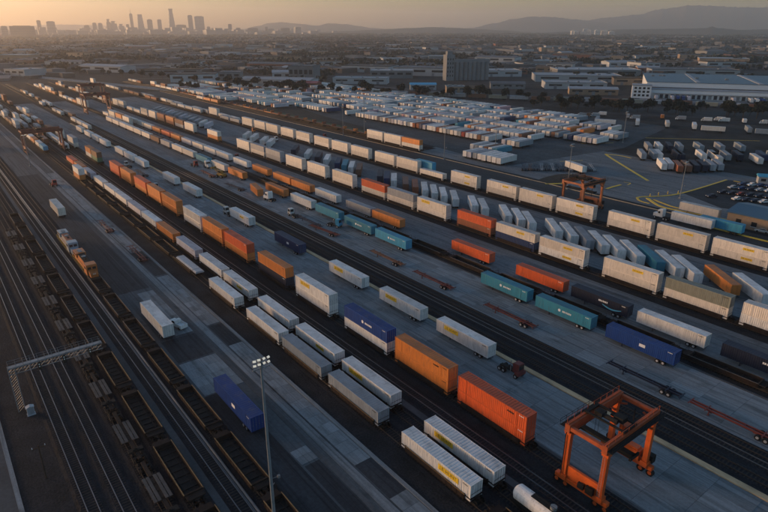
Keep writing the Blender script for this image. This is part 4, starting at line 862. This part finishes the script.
# tan office with blue roof
of = thing("office_building", "tan single-storey office with a dark blue roof by the car park", "building", (225.5, 52.0, .06))
obj("wall", MB().box(0, 17, 0, 33.5, 0, 4.7).mesh("wall"), wl_tan, of); rf = obj("roof", MB().box(-.6, 17.6, -.6, 34.1, 4.7, 5.05).prism([(-.6, 5.05), (17.6, 5.05), (8.5, 6.6)], -.6, 34.1, 'y').mesh("roof"), rf_blue, of)
obj("chimney", MB().box(9, 10, 12, 13, 5.6, 7.2).mesh("chimney"), galv, rf)
for i in range(6):
    y = 3.5 + i * 5.2
    if i == 3: obj("door", MB().box(-.1, 0, y - .7, y + .7, 0, 2.4).mesh("door"), P['brown'], of)
    else: wi = obj("window", MB().box(-.06, 0, y - .9, y + .9, 1.4, 3.0).mesh("window"), glass, of); obj("sill", MB().box(-.2, 0, y - 1.05, y + 1.05, 1.2, 1.35).mesh("sill"), wl_white, wi)
hut = thing("guard_hut", "small white hut with a blue roof at the far corner of the car park", "hut", (300, 104, .1), R(-60)); obj("wall", MB().box(0, 12, 0, 5, 0, 3.2).mesh("wall"), wl_white, hut); obj("roof", MB().prism([(-.4, 3.2), (5.4, 3.2), (2.5, 4.3)], -.4, 12.4, 'x').mesh("roof"), P['sky'], hut); obj("door", MB().box(4, 5, -.06, 0, 0, 2.2).mesh("door"), P['grey'], hut)
for x in (1, 7): obj("window", MB().box(x, x + 2, -.06, 0, 1.2, 2.4).mesh("window"), glass, hut)

# the long white warehouse
wl_clean = mat("wall_clean_white", (.66, .70, .74), .6, var=.06, scale=.03)
wu = thing("warehouse", "long white two-tier warehouse with blue roof and a row of dock doors", "warehouse", (590, 331, 0), math.atan2(-.854, .521))
WLn = 230
obj("dock_wall", MB().box(10, WLn, 0, 18, 0, 8.6).mesh("dock_wall"), wl_clean, wu); obj("dock_roof", MB().box(9.5, WLn, -.5, 18, 8.6, 9.0).mesh("dock_roof"), rf_white, wu)
obj("canopy", MB().box(12, WLn, -3.0, -.5, 5.2, 5.5).mesh("canopy"), rf_white, wu)
mw = obj("main_wall", MB().box(6, WLn, 18, 150, 0, 14.6).mesh("main_wall"), wl_clean, wu); obj("band", MB().box(5.9, WLn, 17.9, 18, 9.02, 9.9).mesh("band"), rf_grey, mw)
mr_ = obj("main_roof", MB().box(5.5, WLn, 17.5, 150.5, 14.6, 15.0).mesh("main_roof"), rf_blue, wu)
for k in range(4): obj("roof_strip", MB().box(52 + k * 56, 56 + k * 56, 17.6, 150, 15.0, 15.5).mesh("roof_strip"), rf_white, mr_)
for k in range(14): x, y = random.uniform(10, 220), random.uniform(25, 140); obj("roof_vent", MB().box(x, x + 3, y, y + 3, 15.0, 16.6).mesh("roof_vent"), galv, mr_)
for k in range(44): x = 14 + k * 4.9; obj("dock_door", MB().box(x, x + 2.9, -.15, 0, 1.1, 4.4).box(x - .2, x + 3.1, -.4, -.15, .6, 1.1).mesh("dock_door"), P['dark'] if k % 5 else P['grey'], wu)
ob = obj("office_block", MB().box(-8, 10, -4, 14, 0, 12.2).mesh("office_block"), wl_clean, wu); obj("parapet", MB().box(-8.3, 10.3, -4.3, 14.3, 12.2, 13.0).mesh("parapet"), rf_white, wu)
for i in range(4):
    for j in range(3): obj("window", MB().box(-6 + i * 4, -3.6 + i * 4, -4.1, -4, 2 + j * 3.5, 4 + j * 3.5).mesh("window"), glass, ob)
for k in range(26):
    x = 14 + random.randint(0, 43) * 4.9
a_ = math.atan2(-.854, .521); used = set()
for k in range(18):
    j = random.randint(0, 43)
    if j in used: continue
    used.add(j); lx, ly = 15.4 + j * 4.9, -17.0 
    X = 590 + lx * .521 + (ly) * .854; Y = 331 + lx * -.854 + (ly) * .521
    trailer((X + 16 * .854 - .4, Y + 16 * .521, .05), a_ + math.pi, random.choice(['white', 'white', 'lilac', 'blue']), f"box trailer at the {nth(j) if j else 'first'} warehouse dock from the office block", "trailers at the warehouse docks")
sheet("dock_apron", 0, 1, 0, 1, 0, conc_l).name = "dock_apron"
da = bpy.data.objects["dock_apron"]; da.location = (590, 331, .03); da.rotation_euler = (0, 0, a_); da.scale = (230, -26, 1)
ribbon("pale_road", [(510, 362), (570, 318), (625, 235), (690, 120)], 7, .05, conc_l)
poly_sheet("sandy_lot", [(500, 300), (590, 190), (660, 80), (620, 60), (520, 180), (450, 290)], .03, asph_d)

# grain silos
si_s = .88
si = thing("grain_silos", "grey block of tall grain silos with a square headhouse", "silo", (578, 600, 0), math.atan2(-25, 61))
for i in range(8):
    o = obj("silo_cylinder", MB().bar((14 + i * 7.2, 6, 0), (14 + i * 7.2, 6, 27), 3.75, 18).mesh("silo_cylinder", smooth=False), wl_grey, si)
    obj("silo_cylinder", MB().bar((14 + i * 7.2, 13.4, 0), (14 + i * 7.2, 13.4, 27), 3.75, 18).mesh("silo_cylinder"), wl_grey, si)
obj("gallery", MB().box(9, 69, 6, 13, 27, 31).mesh("gallery"), wl_grey, si); obj("headhouse", MB().box(-4, 9, 2, 17, 0, 38).box(-2, 6, 5, 13, 38, 43).mesh("headhouse"), wl_grey, si)
for i in range(3):
    for j in range(5): obj("window", MB().box(-2.5 + i * 4, -1 + i * 4, 1.9, 2, 6 + j * 6, 9 + j * 6).mesh("window"), glass, si)

si.scale = (si_s, si_s, si_s)
walls = [wl_white, wl_grey, wl_tan, wl_grey, wl_brick, wl_white]; roofs = [rf_white, rf_grey, rf_white, rf_dark, rf_grey, rf_brown]
rw = ["white", "grey", "pale", "dark", "slate grey", "brown"]; ww = ["white", "grey", "tan", "concrete", "brick", "pale"]
named = [  # x, y, rz deg, w, d, h, wall, roof, label
 (455, 536, -38, 30, 14, 6, wl_white, P['sky'], "small blue-roofed shed on the rail side before the silos"), (463, 484, -38, 20, 14, 7, wl_tan, rf_white, "pale lit shed with tan wall beside the silo road"), (482, 466, -38, 16, 14, 6, wl_tan, rf_brown, "low brown-roofed shed next to the pale lit shed"),
 (330, 700, -60, 60, 30, 8, wl_white, rf_white, "low white depot behind the far end of the trailer lot"), (365, 640, -55, 26, 16, 6, wl_brick, P['red'], "low shed with a red roof edge behind the trailer lot"), (400, 720, -50, 34, 30, 20, wl_grey, rf_grey, "square grey tower block beyond the trailer lot"), (430, 660, -45, 70, 26, 7, wl_white, rf_white, "long white shed beside the square grey tower block"),
 (520, 700, -40, 60, 40, 10, wl_grey, rf_white, "wide pale-roofed works left of the silos"), (640, 640, -35, 90, 50, 8, wl_white, rf_white, "wide white works right behind the silos"), (660, 520, -45, 110, 50, 8, wl_white, rf_white, "broad white flat-roofed depot between the silos and the warehouse"), (590, 450, -45, 70, 36, 7, wl_white, rf_white, "white flat-roofed depot nearest the rail curve"),
 (540, 490, -45, 40, 24, 6, wl_grey, rf_grey, "grey depot between the silo road and the white depot"), (760, 560, -42, 120, 60, 9, wl_grey, rf_white, "large pale roof beyond the white depots"), (880, 480, -50, 120, 60, 9, wl_white, rf_grey, "large grey roof behind the long warehouse"), (560, 395, -50, 50, 20, 6, wl_tan, rf_white, "low tan shed by the brick-coloured yard wall"),
 (700, 430, -52, 60, 26, 8, wl_tan, rf_brown, "brown-roofed shed left of the long warehouse"),
]
for x, y, rz, w, d, h, a, b, lab in named: shed((x, y, 0), R(rz), w, d, h, a, b, lab, ridge=2.0 if h < 7 else 0, doors=3, windows=5 if h > 9 else 3)

# ------------------------------------------------------------------ trees
def crown_mesh(seed, h, r, n=420):
    rr = random.Random(seed); m = MB()
    lobes = [(rr.uniform(-.5, .5) * r, rr.uniform(-.5, .5) * r, h * rr.uniform(.5, .85), r * rr.uniform(.45, .7)) for _ in range(7)]
    for i in range(n):
        lx, ly, lz, lr = rr.choice(lobes); a, b = rr.uniform(0, 6.283), math.acos(rr.uniform(-.7, 1)); q = lr * rr.uniform(.6, 1.05)
        c = Vector((lx + q * math.sin(b) * math.cos(a), ly + q * math.sin(b) * math.sin(a), lz + q * .8 * math.cos(b))); s = rr.uniform(.35, .8) * r / 3.2
        u = Vector((rr.gauss(0, 1), rr.gauss(0, 1), rr.gauss(0, 1))).normalized(); v = u.orthogonal().normalized(); w = u.cross(v)
        m.face([c + v * s, c + w * s * .8, c - v * s, c - w * s * .7])
    return m.mesh("crown")
def trunk_mesh(seed, h):
    rr = random.Random(seed); m = MB().bar((0, 0, 0), (.1, 0, h * .55), .28, 7, r2=.16)
    for k in range(5):
        a = k * 1.3; m.bar((.08, 0, h * .42), (math.cos(a) * h * .22, math.sin(a) * h * .22, h * .72), .12, 5, r2=.05)
    return m.mesh("trunk")
TREES = [(crown_mesh(s, 9, 4.3), trunk_mesh(s, 9)) for s in range(5)]
rt = random.Random(5); ti = 0
def tree(x, y, s, label, group):
    t = thing("tree", label, "tree", (x, y, 0), rt.uniform(0, 6.28), group); c, tr = rt.choice(TREES)
    obj("trunk", tr, bark_m, t); obj("crown", c, leaf_m, t); t.scale = (s, s, s * rt.uniform(.85, 1.2))
lines = [("trees along the back of the trailer lot", "dark tree, {} from the left in the line behind the trailer lot", [(292 + i * 6.2 + rt.uniform(-5, 5), 668 - i * 9.2 + rt.uniform(-7, 7)) for i in range(34)]),
 ("trees before the long warehouse", "dark tree, {} from the left in the belt before the long warehouse", [(462 + i * 5.2 + rt.uniform(-9, 9), 318 - i * 9.0 + rt.uniform(-12, 12)) for i in range(30)]),
 ("trees behind the long warehouse", "dark tree, {} from the left in the belt behind the long warehouse", [(720 + i * 8 + rt.uniform(-8, 8), 520 - i * 12 + rt.uniform(-8, 8)) for i in range(22)]),
 ("trees along the highway", "dark tree, {} from the left in the belt beyond the highway", [(190 + i * 8 + rt.uniform(-8, 8), 1120 - i * 24 + rt.uniform(-12, 12)) for i in range(22)])]
for g, lab, pts in lines:
    for i, (x, y) in enumerate(pts): tree(x, y, rt.uniform(.7, 1.35), lab.format(nth(i) if i else "first"), g)

for k in range(70):
    u = (k + rt.random()) / 70; x = 448 + u * 190 + rt.uniform(-22, 22); y = 345 - u * 290 + rt.uniform(-26, 26)
    if x < 430: continue
    tree(x, y, rt.uniform(.45, 1.1), f"small dark tree, {nth(k) if k else 'first'} from the left in the wild strip", "trees in the wild strip")
bi = 0
for k in range(26):
    u = (k + rt.random()) / 26; x = 418 + u * 170 + rt.uniform(-6, 6); y = 300 - u * 250 + rt.uniform(-8, 8)
    c = rt.choice(['white', 'white', 'cream', 'grey', 'orange', 'brown', 'silver'])
    t = thing("delivery_truck", f"{NAMEOF[c]} small box truck, {nth(bi) if bi else 'first'} from the left in the strip behind the lot", "truck", (x, y, .05), R(rt.choice([30, 32, -60, 28])), "box trucks behind the lot"); bi += 1
    obj("cargo_box", MB().box(-1.2, 1.2, -3.6, 2.0, .9, 3.3).mesh("cargo_box"), P[c], t); obj("cab", MB().prism([(2.05, .6), (2.05, 2.5), (2.9, 2.5), (3.5, 1.6), (3.9, 1.4), (3.9, .6)], -1.05, 1.05, 'x').mesh("cab"), P['white'], t); obj("window", MB().prism([(2.4, 1.65), (2.4, 2.35), (2.92, 2.35), (3.4, 1.65)], -1.08, 1.08, 'x').mesh("window"), glass, t)
    for y_ in (-2.2, 2.9):
        for x_ in (-.9, .9): obj("wheel", CWH, rubber, t, (x_, y_, .05)).scale = (1.6, 1.4, 1.4)
# ------------------------------------------------------------------ highway, mid town, far town, woods
ribbon("highway", [(60, 1500), (126, 1095), (183, 890), (232, 715), (304, 533), (340, 480)], 16, .35, conc_l, .4)
ribbon("side_road", [(440, 640), (470, 500), (520, 380), (600, 250), (700, 60)], 10, .06, asph_l); ribbon("side_road", [(250, 900), (520, 760), (900, 700), (1500, 900)], 10, .04, asph_l); ribbon("side_road", [(700, 300), (1000, 700), (1500, 1700), (2200, 3200)], 14, .04, asph_l)
ribbon("rail_siding", [(300, 640), (400, 520), (470, 400), (560, 270), (640, 100)], 12, .035, ballast)
# parked freight wagons on the far rail siding
def siding(i):
    pts = [(300, 640), (400, 520), (470, 400), (560, 270), (640, 100)]; s = 10 + i * 21.0
    for a, b in zip(pts[:-1], pts[1:]):
        d = math.dist(a, b)
        if s < d: u = s / d; return a[0] + (b[0] - a[0]) * u, a[1] + (b[1] - a[1]) * u, math.atan2(b[1] - a[1], b[0] - a[0]) - math.pi / 2
        s -= d
for i in range(28):
    q = siding(i)
    if not q: break
    c = ['brown', 'rust', 'grey', 'brown', 'dark', 'olive', 'lilac', 'orange'][(i * 5 + i // 3) % 8]; t = thing("freight_wagon", f"{NAMEOF[c]} freight wagon, {nth(i) if i else 'first'} from the left on the curved siding behind the lot", "rail car", (q[0], q[1], .06), q[2], "freight wagons on the curved siding")
    obj("wagon_body", MB().box(-1.5, 1.5, -9, 9, 1.1, 4.3).prism([(-1.5, 4.3), (1.5, 4.3), (0, 4.7)], -9, 9, 'y').box(-1.55, 1.55, -1.4, 1.4, 1.3, 4.1).mesh("wagon_body"), P[c], t); bogie(t, 6.5, 0); bogie(t, -6.5, 0)

rb = random.Random(21)
def free(x, y):
    if x < 250 and y < 960: return False
    if 225 < x < 445 and y < 660: return False
    if 440 <= x < 860 and y < 760 and x * .62 + y < 1080: return False
    return True
placed = []; i = 0; tries = 0; zones = {}
while i < 150 and tries < 4000:
    tries += 1
    r = 620 + 2100 * rb.random() ** 1.2; a = R(rb.uniform(5, 72)); x, y = r * math.sin(a), r * math.cos(a)
    w, d, h = rb.uniform(28, 95), rb.uniform(20, 55), rb.uniform(5, 11)
    if not free(x, y) or any(math.hypot(x - p[0], y - p[1]) < (w + p[2]) * .55 for p in placed): continue
    placed.append((x, y, w)); k = rb.randrange(6); j = rb.randrange(6); 
    dz = "near" if r < 1100 else ("middle" if r < 1800 else "far"); side = "left" if math.degrees(a) < 24 else ("central" if math.degrees(a) < 48 else "right")
    key = (k, j, dz, side); zones[key] = zones.get(key, -1) + 1; n = zones[key]
    lab = f"{ww[k]} shed, {rw[j]} roof, in the {dz} {side} town" + ("" if n == 0 else f", {nth(n)} of its look")
    shed((x, y, 0), R(rb.choice([-38, -55, -62, -30]) + rb.uniform(-4, 4)), w, d, h, walls[k], roofs[j], lab, group="sheds of the town", ridge=rb.choice([0, 0, 0, 2.5]), doors=2 if r < 1200 else 0, windows=3 if r < 1300 else 0, vents=2 if r < 1300 else 0); i += 1

# beyond: low houses and woods that read as one mass
far = [MB(), MB(), MB()]
for k in range(2800):
    r = 1000 + 6500 * rb.random() ** 1.15; a = R(rb.uniform(2, 75)); x, y = r * math.sin(a), r * math.cos(a)
    if not free(x, y): continue
    s = 1 + r / 5000; w, d, h = rb.uniform(10, 26) * s * rb.choice([1, 1, 1.5, 2.6]), rb.uniform(8, 20) * s * rb.choice([1, 1, 1.7]), rb.uniform(3.5, 8) * (1.8 if rb.random() < .05 else 1)
    m = far[k % 3]; b = rb.uniform(0, 1.57); cx, sx = math.cos(b), math.sin(b)
    q = [(x + u * w / 2 * cx - v * d / 2 * sx, y + u * w / 2 * sx + v * d / 2 * cx) for u, v in ((-1, -1), (1, -1), (1, 1), (-1, 1))]
    b0 = len(m.v); m.v += [(px, py, 0) for px, py in q] + [(px, py, h) for px, py in q]
    m.f += [(b0+4, b0+5, b0+6, b0+7), (b0, b0+1, b0+5, b0+4), (b0+1, b0+2, b0+6, b0+5), (b0+2, b0+3, b0+7, b0+6), (b0+3, b0, b0+4, b0+7)]; m.m += [1] + [0] * 4
for m, wm, rm, nm in ((far[0], mat("house_pale", (.14, .15, .165), .85, var=.3, scale=.01, world=True), mat("house_roof_pale", (.13, .14, .155), .85, var=.4, scale=.01, world=True), "pale"), (far[1], mat("house_tan", (.10, .09, .085), .85, var=.3, scale=.01, world=True), rf_grey, "brownish"), (far[2], mat("house_grey", (.10, .10, .105), .85, var=.3, scale=.01, world=True), rf_dark, "grey")):
    obj("far_houses", m.mesh("far_houses", 2), [wm, rm], kind='stuff', label=f"mass of {nm} low houses spreading to the far skyline", category="houses")
wd = MB()
for k in range(19000):
    r = 640 + 6800 * rb.random() ** 1.1; a = R(rb.uniform(2, 75)); x, y = r * math.sin(a), r * math.cos(a)
    if not free(x, y) or math.sin(x * .0043 + 1.3) * math.cos(y * .0037 - x * .0012) + .35 * math.sin(x * .017 + y * .013) < -.25: continue
    if any(abs(x - p[0]) < p[2] * .7 and abs(y - p[1]) < p[2] * .7 for p in placed): continue
    s = rb.uniform(3.5, 8.5) * (1 + r / 4000); hh = rb.uniform(5, 11) * (1 if r < 3000 else .9)
    nn = 14 if r < 1600 else 8
    for j in range(nn):
        c = Vector((x + rb.gauss(0, s * .5), y + rb.gauss(0, s * .5), hh * rb.uniform(.25, 1))); u = Vector((rb.gauss(0, 1), rb.gauss(0, 1), rb.gauss(0, 1))).normalized(); v = u.orthogonal().normalized(); w = u.cross(v); q = s * rb.uniform(.25, .5)
        wd.face([c + v * q, c + w * q * .8, c - v * q, c - w * q * .7])
obj("far_woods", wd.mesh("far_woods"), leaf_m, kind='stuff', label="dark mass of trees between the roofs out to the skyline", category="woods")

# ------------------------------------------------------------------ skyline towers
tw_m = [mat("tower_grey", (.20, .19, .19), .5, var=.1, scale=.02), mat("tower_brown", (.16, .12, .10), .5, var=.1, scale=.02), mat("tower_glass", (.10, .11, .13), .25, var=.1, scale=.02)]
TOW = [(6.84, 5200, 78, 36), (8.04, 5200, 80, 155), (9.26, 6500, 129, 32), (10.1, 6500, 121, 68), (12.68, 7600, 92, 49), (13.27, 7600, 116, 40), (13.71, 7600, 114, 40), (14.36, 8000, 158, 46), (14.72, 8000, 138, 63), (15.29, 7800, 106, 59), (15.8, 8000, 104, 34), (16.16, 8100, 222, 34), (16.84, 8000, 212, 71), (17.57, 7900, 155, 58), (18.35, 8000, 158, 45),
 (19.34, 8000, 276, 67), (20.08, 7700, 98, 110), (20.88, 8100, 209, 54), (21.62, 8000, 197, 109), (22.34, 7800, 78, 34), (24.17, 7400, 105, 40), (24.86, 7200, 66, 49), (26.13, 7000, 64, 106), (27.31, 7000, 76, 27), (27.7, 6900, 56, 64), (28.99, 6900, 64, 96)]
TL = ["slab tower at the left end of the skyline", "broad hospital-like block at the left of the skyline", "slim tower beside the broad left block", "square tower standing alone left of the main cluster", "stubby tower left of the main cluster", "first of the twin mid towers left of the cluster", "second of the twin mid towers left of the cluster", "stepped tower at the left edge of the main cluster", "wide stepped block in the left of the cluster", "low tower with sloped top in the cluster", "short tower beside the spired tower",
 "thin tower with a spire in the skyline", "tall tapering dark tower in the skyline", "round-topped tower right of the tapering tower", "narrow tower between the round-topped and the tallest", "tallest tower with a crowned top in the skyline", "low wide block right of the tallest tower", "flat-topped tall tower next to the widest tower", "widest tall tower at the right of the cluster", "small tower right of the widest tower", "lone slim tower right of the cluster", "low tower right of the lone slim tower", "low wide block before the left hill", "thin tower before the left hill", "low block under the thin tower", "squat block before the left hill crest"]
for i, (hd, r, z, w) in enumerate(TOW):
    x, y = r * math.sin(R(hd)), r * math.cos(R(hd)); t = thing("skyline_tower", TL[i], "tower", (x, y, 0), R(-hd) + rb.uniform(-.15, .15), "towers of the far skyline"); m = tw_m[i % 3]; e = w / 2; dp = min(e, 28)
    obj("podium", MB().box(-e * 1.5, e * 1.5, -dp * 1.3, dp * 1.3, 0, min(26, z * .2)).mesh("podium"), m, t)
    b = MB()
    if i in (12, 15): 
        for k in range(5): s = 1 - k * (.07 if i == 12 else .1); b.box(-e * s, e * s, -dp * s, dp * s, z * (.0 if k == 0 else .2 + .15 * k), z * (.35 + .15 * k) if k < 4 else z * .95)
    elif i in (7, 8, 9): b.box(-e, e, -dp, dp, 0, z * .8).box(-e * .6, e * .4, -dp * .8, dp * .8, z * .8, z)
    else: b.box(-e, e, -dp, dp, 0, z * .97)
    sh = obj("shaft", b.mesh("shaft"), m, t)
    c = MB().box(-e * .7, e * .7, -dp * .7, dp * .7, z * .95, z)
    if i == 11: c.bar((0, 0, z), (0, 0, z + 45), 3, 6, r2=.8)
    if i == 13: c.bar((0, 0, z * .95), (0, 0, z + 4), e * .8, 12, r2=e * .4)
    obj("crown", c.mesh("crown"), m, t)
    for k in range(3): obj("floor_band", MB().box(-e - .6, e + .6, -dp - .6, dp + .6, z * (.3 + .2 * k) if i not in (12, 15) else z * .02 * (k + 1), (z * (.3 + .2 * k) if i not in (12, 15) else z * .02 * (k + 1)) + 3).mesh("floor_band"), tw_m[2], sh)
for i in range(10):   # pale blocks on the far rise that catch the low sun
    hd = R(54.6 + i * .34 + rb.uniform(-.1, .1)); r = 6350 + rb.uniform(-200, 200); w = rb.uniform(16, 34); h = rb.uniform(26, 46) * (1.25 if i in (3, 4) else 1)
    t = thing("hill_block", f"pale block catching the sun on the far rise, {nth(i) if i else 'first'} from the left", "building", (r * math.sin(hd), r * math.cos(hd), 0), -hd + rb.uniform(-.4, .4), "sunlit pale blocks on the far rise"); m = mat("block_pale", (.62, .58, .52), .7, var=.1, scale=.02)
    obj("wall", MB().box(-w, w, -w * .7, w * .7, 0, h).mesh("wall"), m, t); obj("roof", MB().box(-w * .5, w * .5, -w * .4, w * .4, h, h + 5).mesh("roof"), m, t)
    for k in range(3): obj("window_band", MB().box(-w - .5, w + .5, -w * .7 - .5, w * .7 + .5, h * (.25 + .22 * k), h * (.25 + .22 * k) + 2.5).mesh("window_band"), tw_m[2], t)
lowm = MB()
for k in range(420):
    hd = R(rb.gauss(16.5, 6.0)); r = rb.uniform(6200, 8600); x, y = r * math.sin(hd), r * math.cos(hd); w = rb.uniform(18, 50); h = rb.uniform(14, 48) * (1 if rb.random() < .85 else 1.5); lowm.box(x - w, x + w, y - w * .6, y + w * .6, 0, h)
obj("far_blocks", lowm.mesh("far_blocks"), tw_m[0], kind='stuff', label="mass of low city blocks at the foot of the skyline", category="city blocks")

# ------------------------------------------------------------------ hills
hill_m = mat("hill_earth", (.075, .065, .05), .95, var=.35, scale=.002, world=True, dirt=((.04, .042, .03), .6))
def hills(r, pts, depth, seed):
    rr = random.Random(seed); pr = []
    for (a, za), (b, zb) in zip(pts[:-1], pts[1:]):
        n = max(3, int((b - a) / .16))
        for k in range(n): u = k / n; us = u * u * (3 - 2 * u); pr.append((a + (b - a) * u, za + (zb - za) * us))
    pr.append(pts[-1]); n = len(pr); nr = 9; m = MB()
    ph = [rr.uniform(0, 6.28) for _ in range(6)]
    for j in range(nr):
        q = j / (nr - 1) * 2 - 1; f = 1 - abs(q) ** 1.3
        for i, (hd, z) in enumerate(pr):
            rid = .5 + .25 * math.sin(i * .55 + ph[0] + j * .9) + .25 * math.sin(i * 1.27 + ph[1] - j * .7)
            zz = max(-5, z * (f if j == nr // 2 else f * (.86 + .12 * rid)) + (rr.uniform(-.02, .02) * z if j == nr // 2 else 0)); rad = r + q * depth
            m.v.append((rad * math.sin(R(hd)), rad * math.cos(R(hd)), zz if f > 0 else -20))
    for j in range(nr - 1):
        for i in range(n - 1): a = j * n + i; m.f.append((a, a + 1, a + n + 1, a + n)); m.m.append(0)
    obj("hills", m.mesh("hills", smooth=True), hill_m, kind='structure')
hills(11500, [(22, 5), (25.2, 40), (26.59, 95), (27.57, 140), (28.63, 156), (30.13, 131), (31.82, 98), (32.9, 140), (34.43, 122), (35.69, 90), (36.69, 60), (38.14, 45), (41.14, 25), (44, 5)], 900, 1)
hills(8000, [(31, 8), (35, 30), (37.23, 42), (40.41, 62), (42.31, 72), (44.21, 64), (46.45, 48), (48.68, 34), (51, 12)], 600, 2)
hills(12000, [(43.5, 8), (45.64, 60), (47.82, 140), (49.27, 214), (50.98, 252), (52.68, 246), (54.62, 206), (56.29, 165), (58.74, 100), (61.51, 50), (64, 10)], 1100, 3)
hills(13000, [(49, 20), (51.74, 90), (55.05, 190), (57.46, 250), (59.63, 298), (61.41, 388), (63.58, 450), (65.02, 434), (67.34, 400), (68.88, 394), (70.95, 376), (73, 300), (78, 120)], 1200, 4)
hills(7000, [(51, 8), (54, 26), (56.81, 38), (58.56, 50), (61.36, 54), (63.75, 58), (64.91, 62), (65.31, 78), (65.77, 62), (67.34, 46), (69.22, 52), (71.31, 46), (76, 20)], 450, 5)
hills(13000, [(2, 60), (5, 90), (7.92, 95), (10.75, 118), (12.94, 112), (15.96, 70), (19.13, 40), (24, 10)], 900, 6)

# ------------------------------------------------------------------ haze: one closed box of even air round everything but the sky
hz = bpy.data.materials.new("haze_air"); hz.use_nodes = True; nt = hz.node_tree
for n_ in list(nt.nodes):
    if n_.type == 'BSDF_PRINCIPLED': nt.nodes.remove(n_)
pv = nt.nodes.new("ShaderNodeVolumePrincipled"); pv.inputs["Color"].default_value = (.93, .90, .88, 1); pv.inputs["Density"].default_value = 1.05e-4; pv.inputs["Anisotropy"].default_value = .6
nt.links.new(pv.outputs[0], nt.nodes["Material Output"].inputs["Volume"])
obj("haze", MB().box(G0 - 500, G1 + 500, G0 - 500, G1 + 500, -21.5, 520).mesh("haze"), hz, kind='stuff')
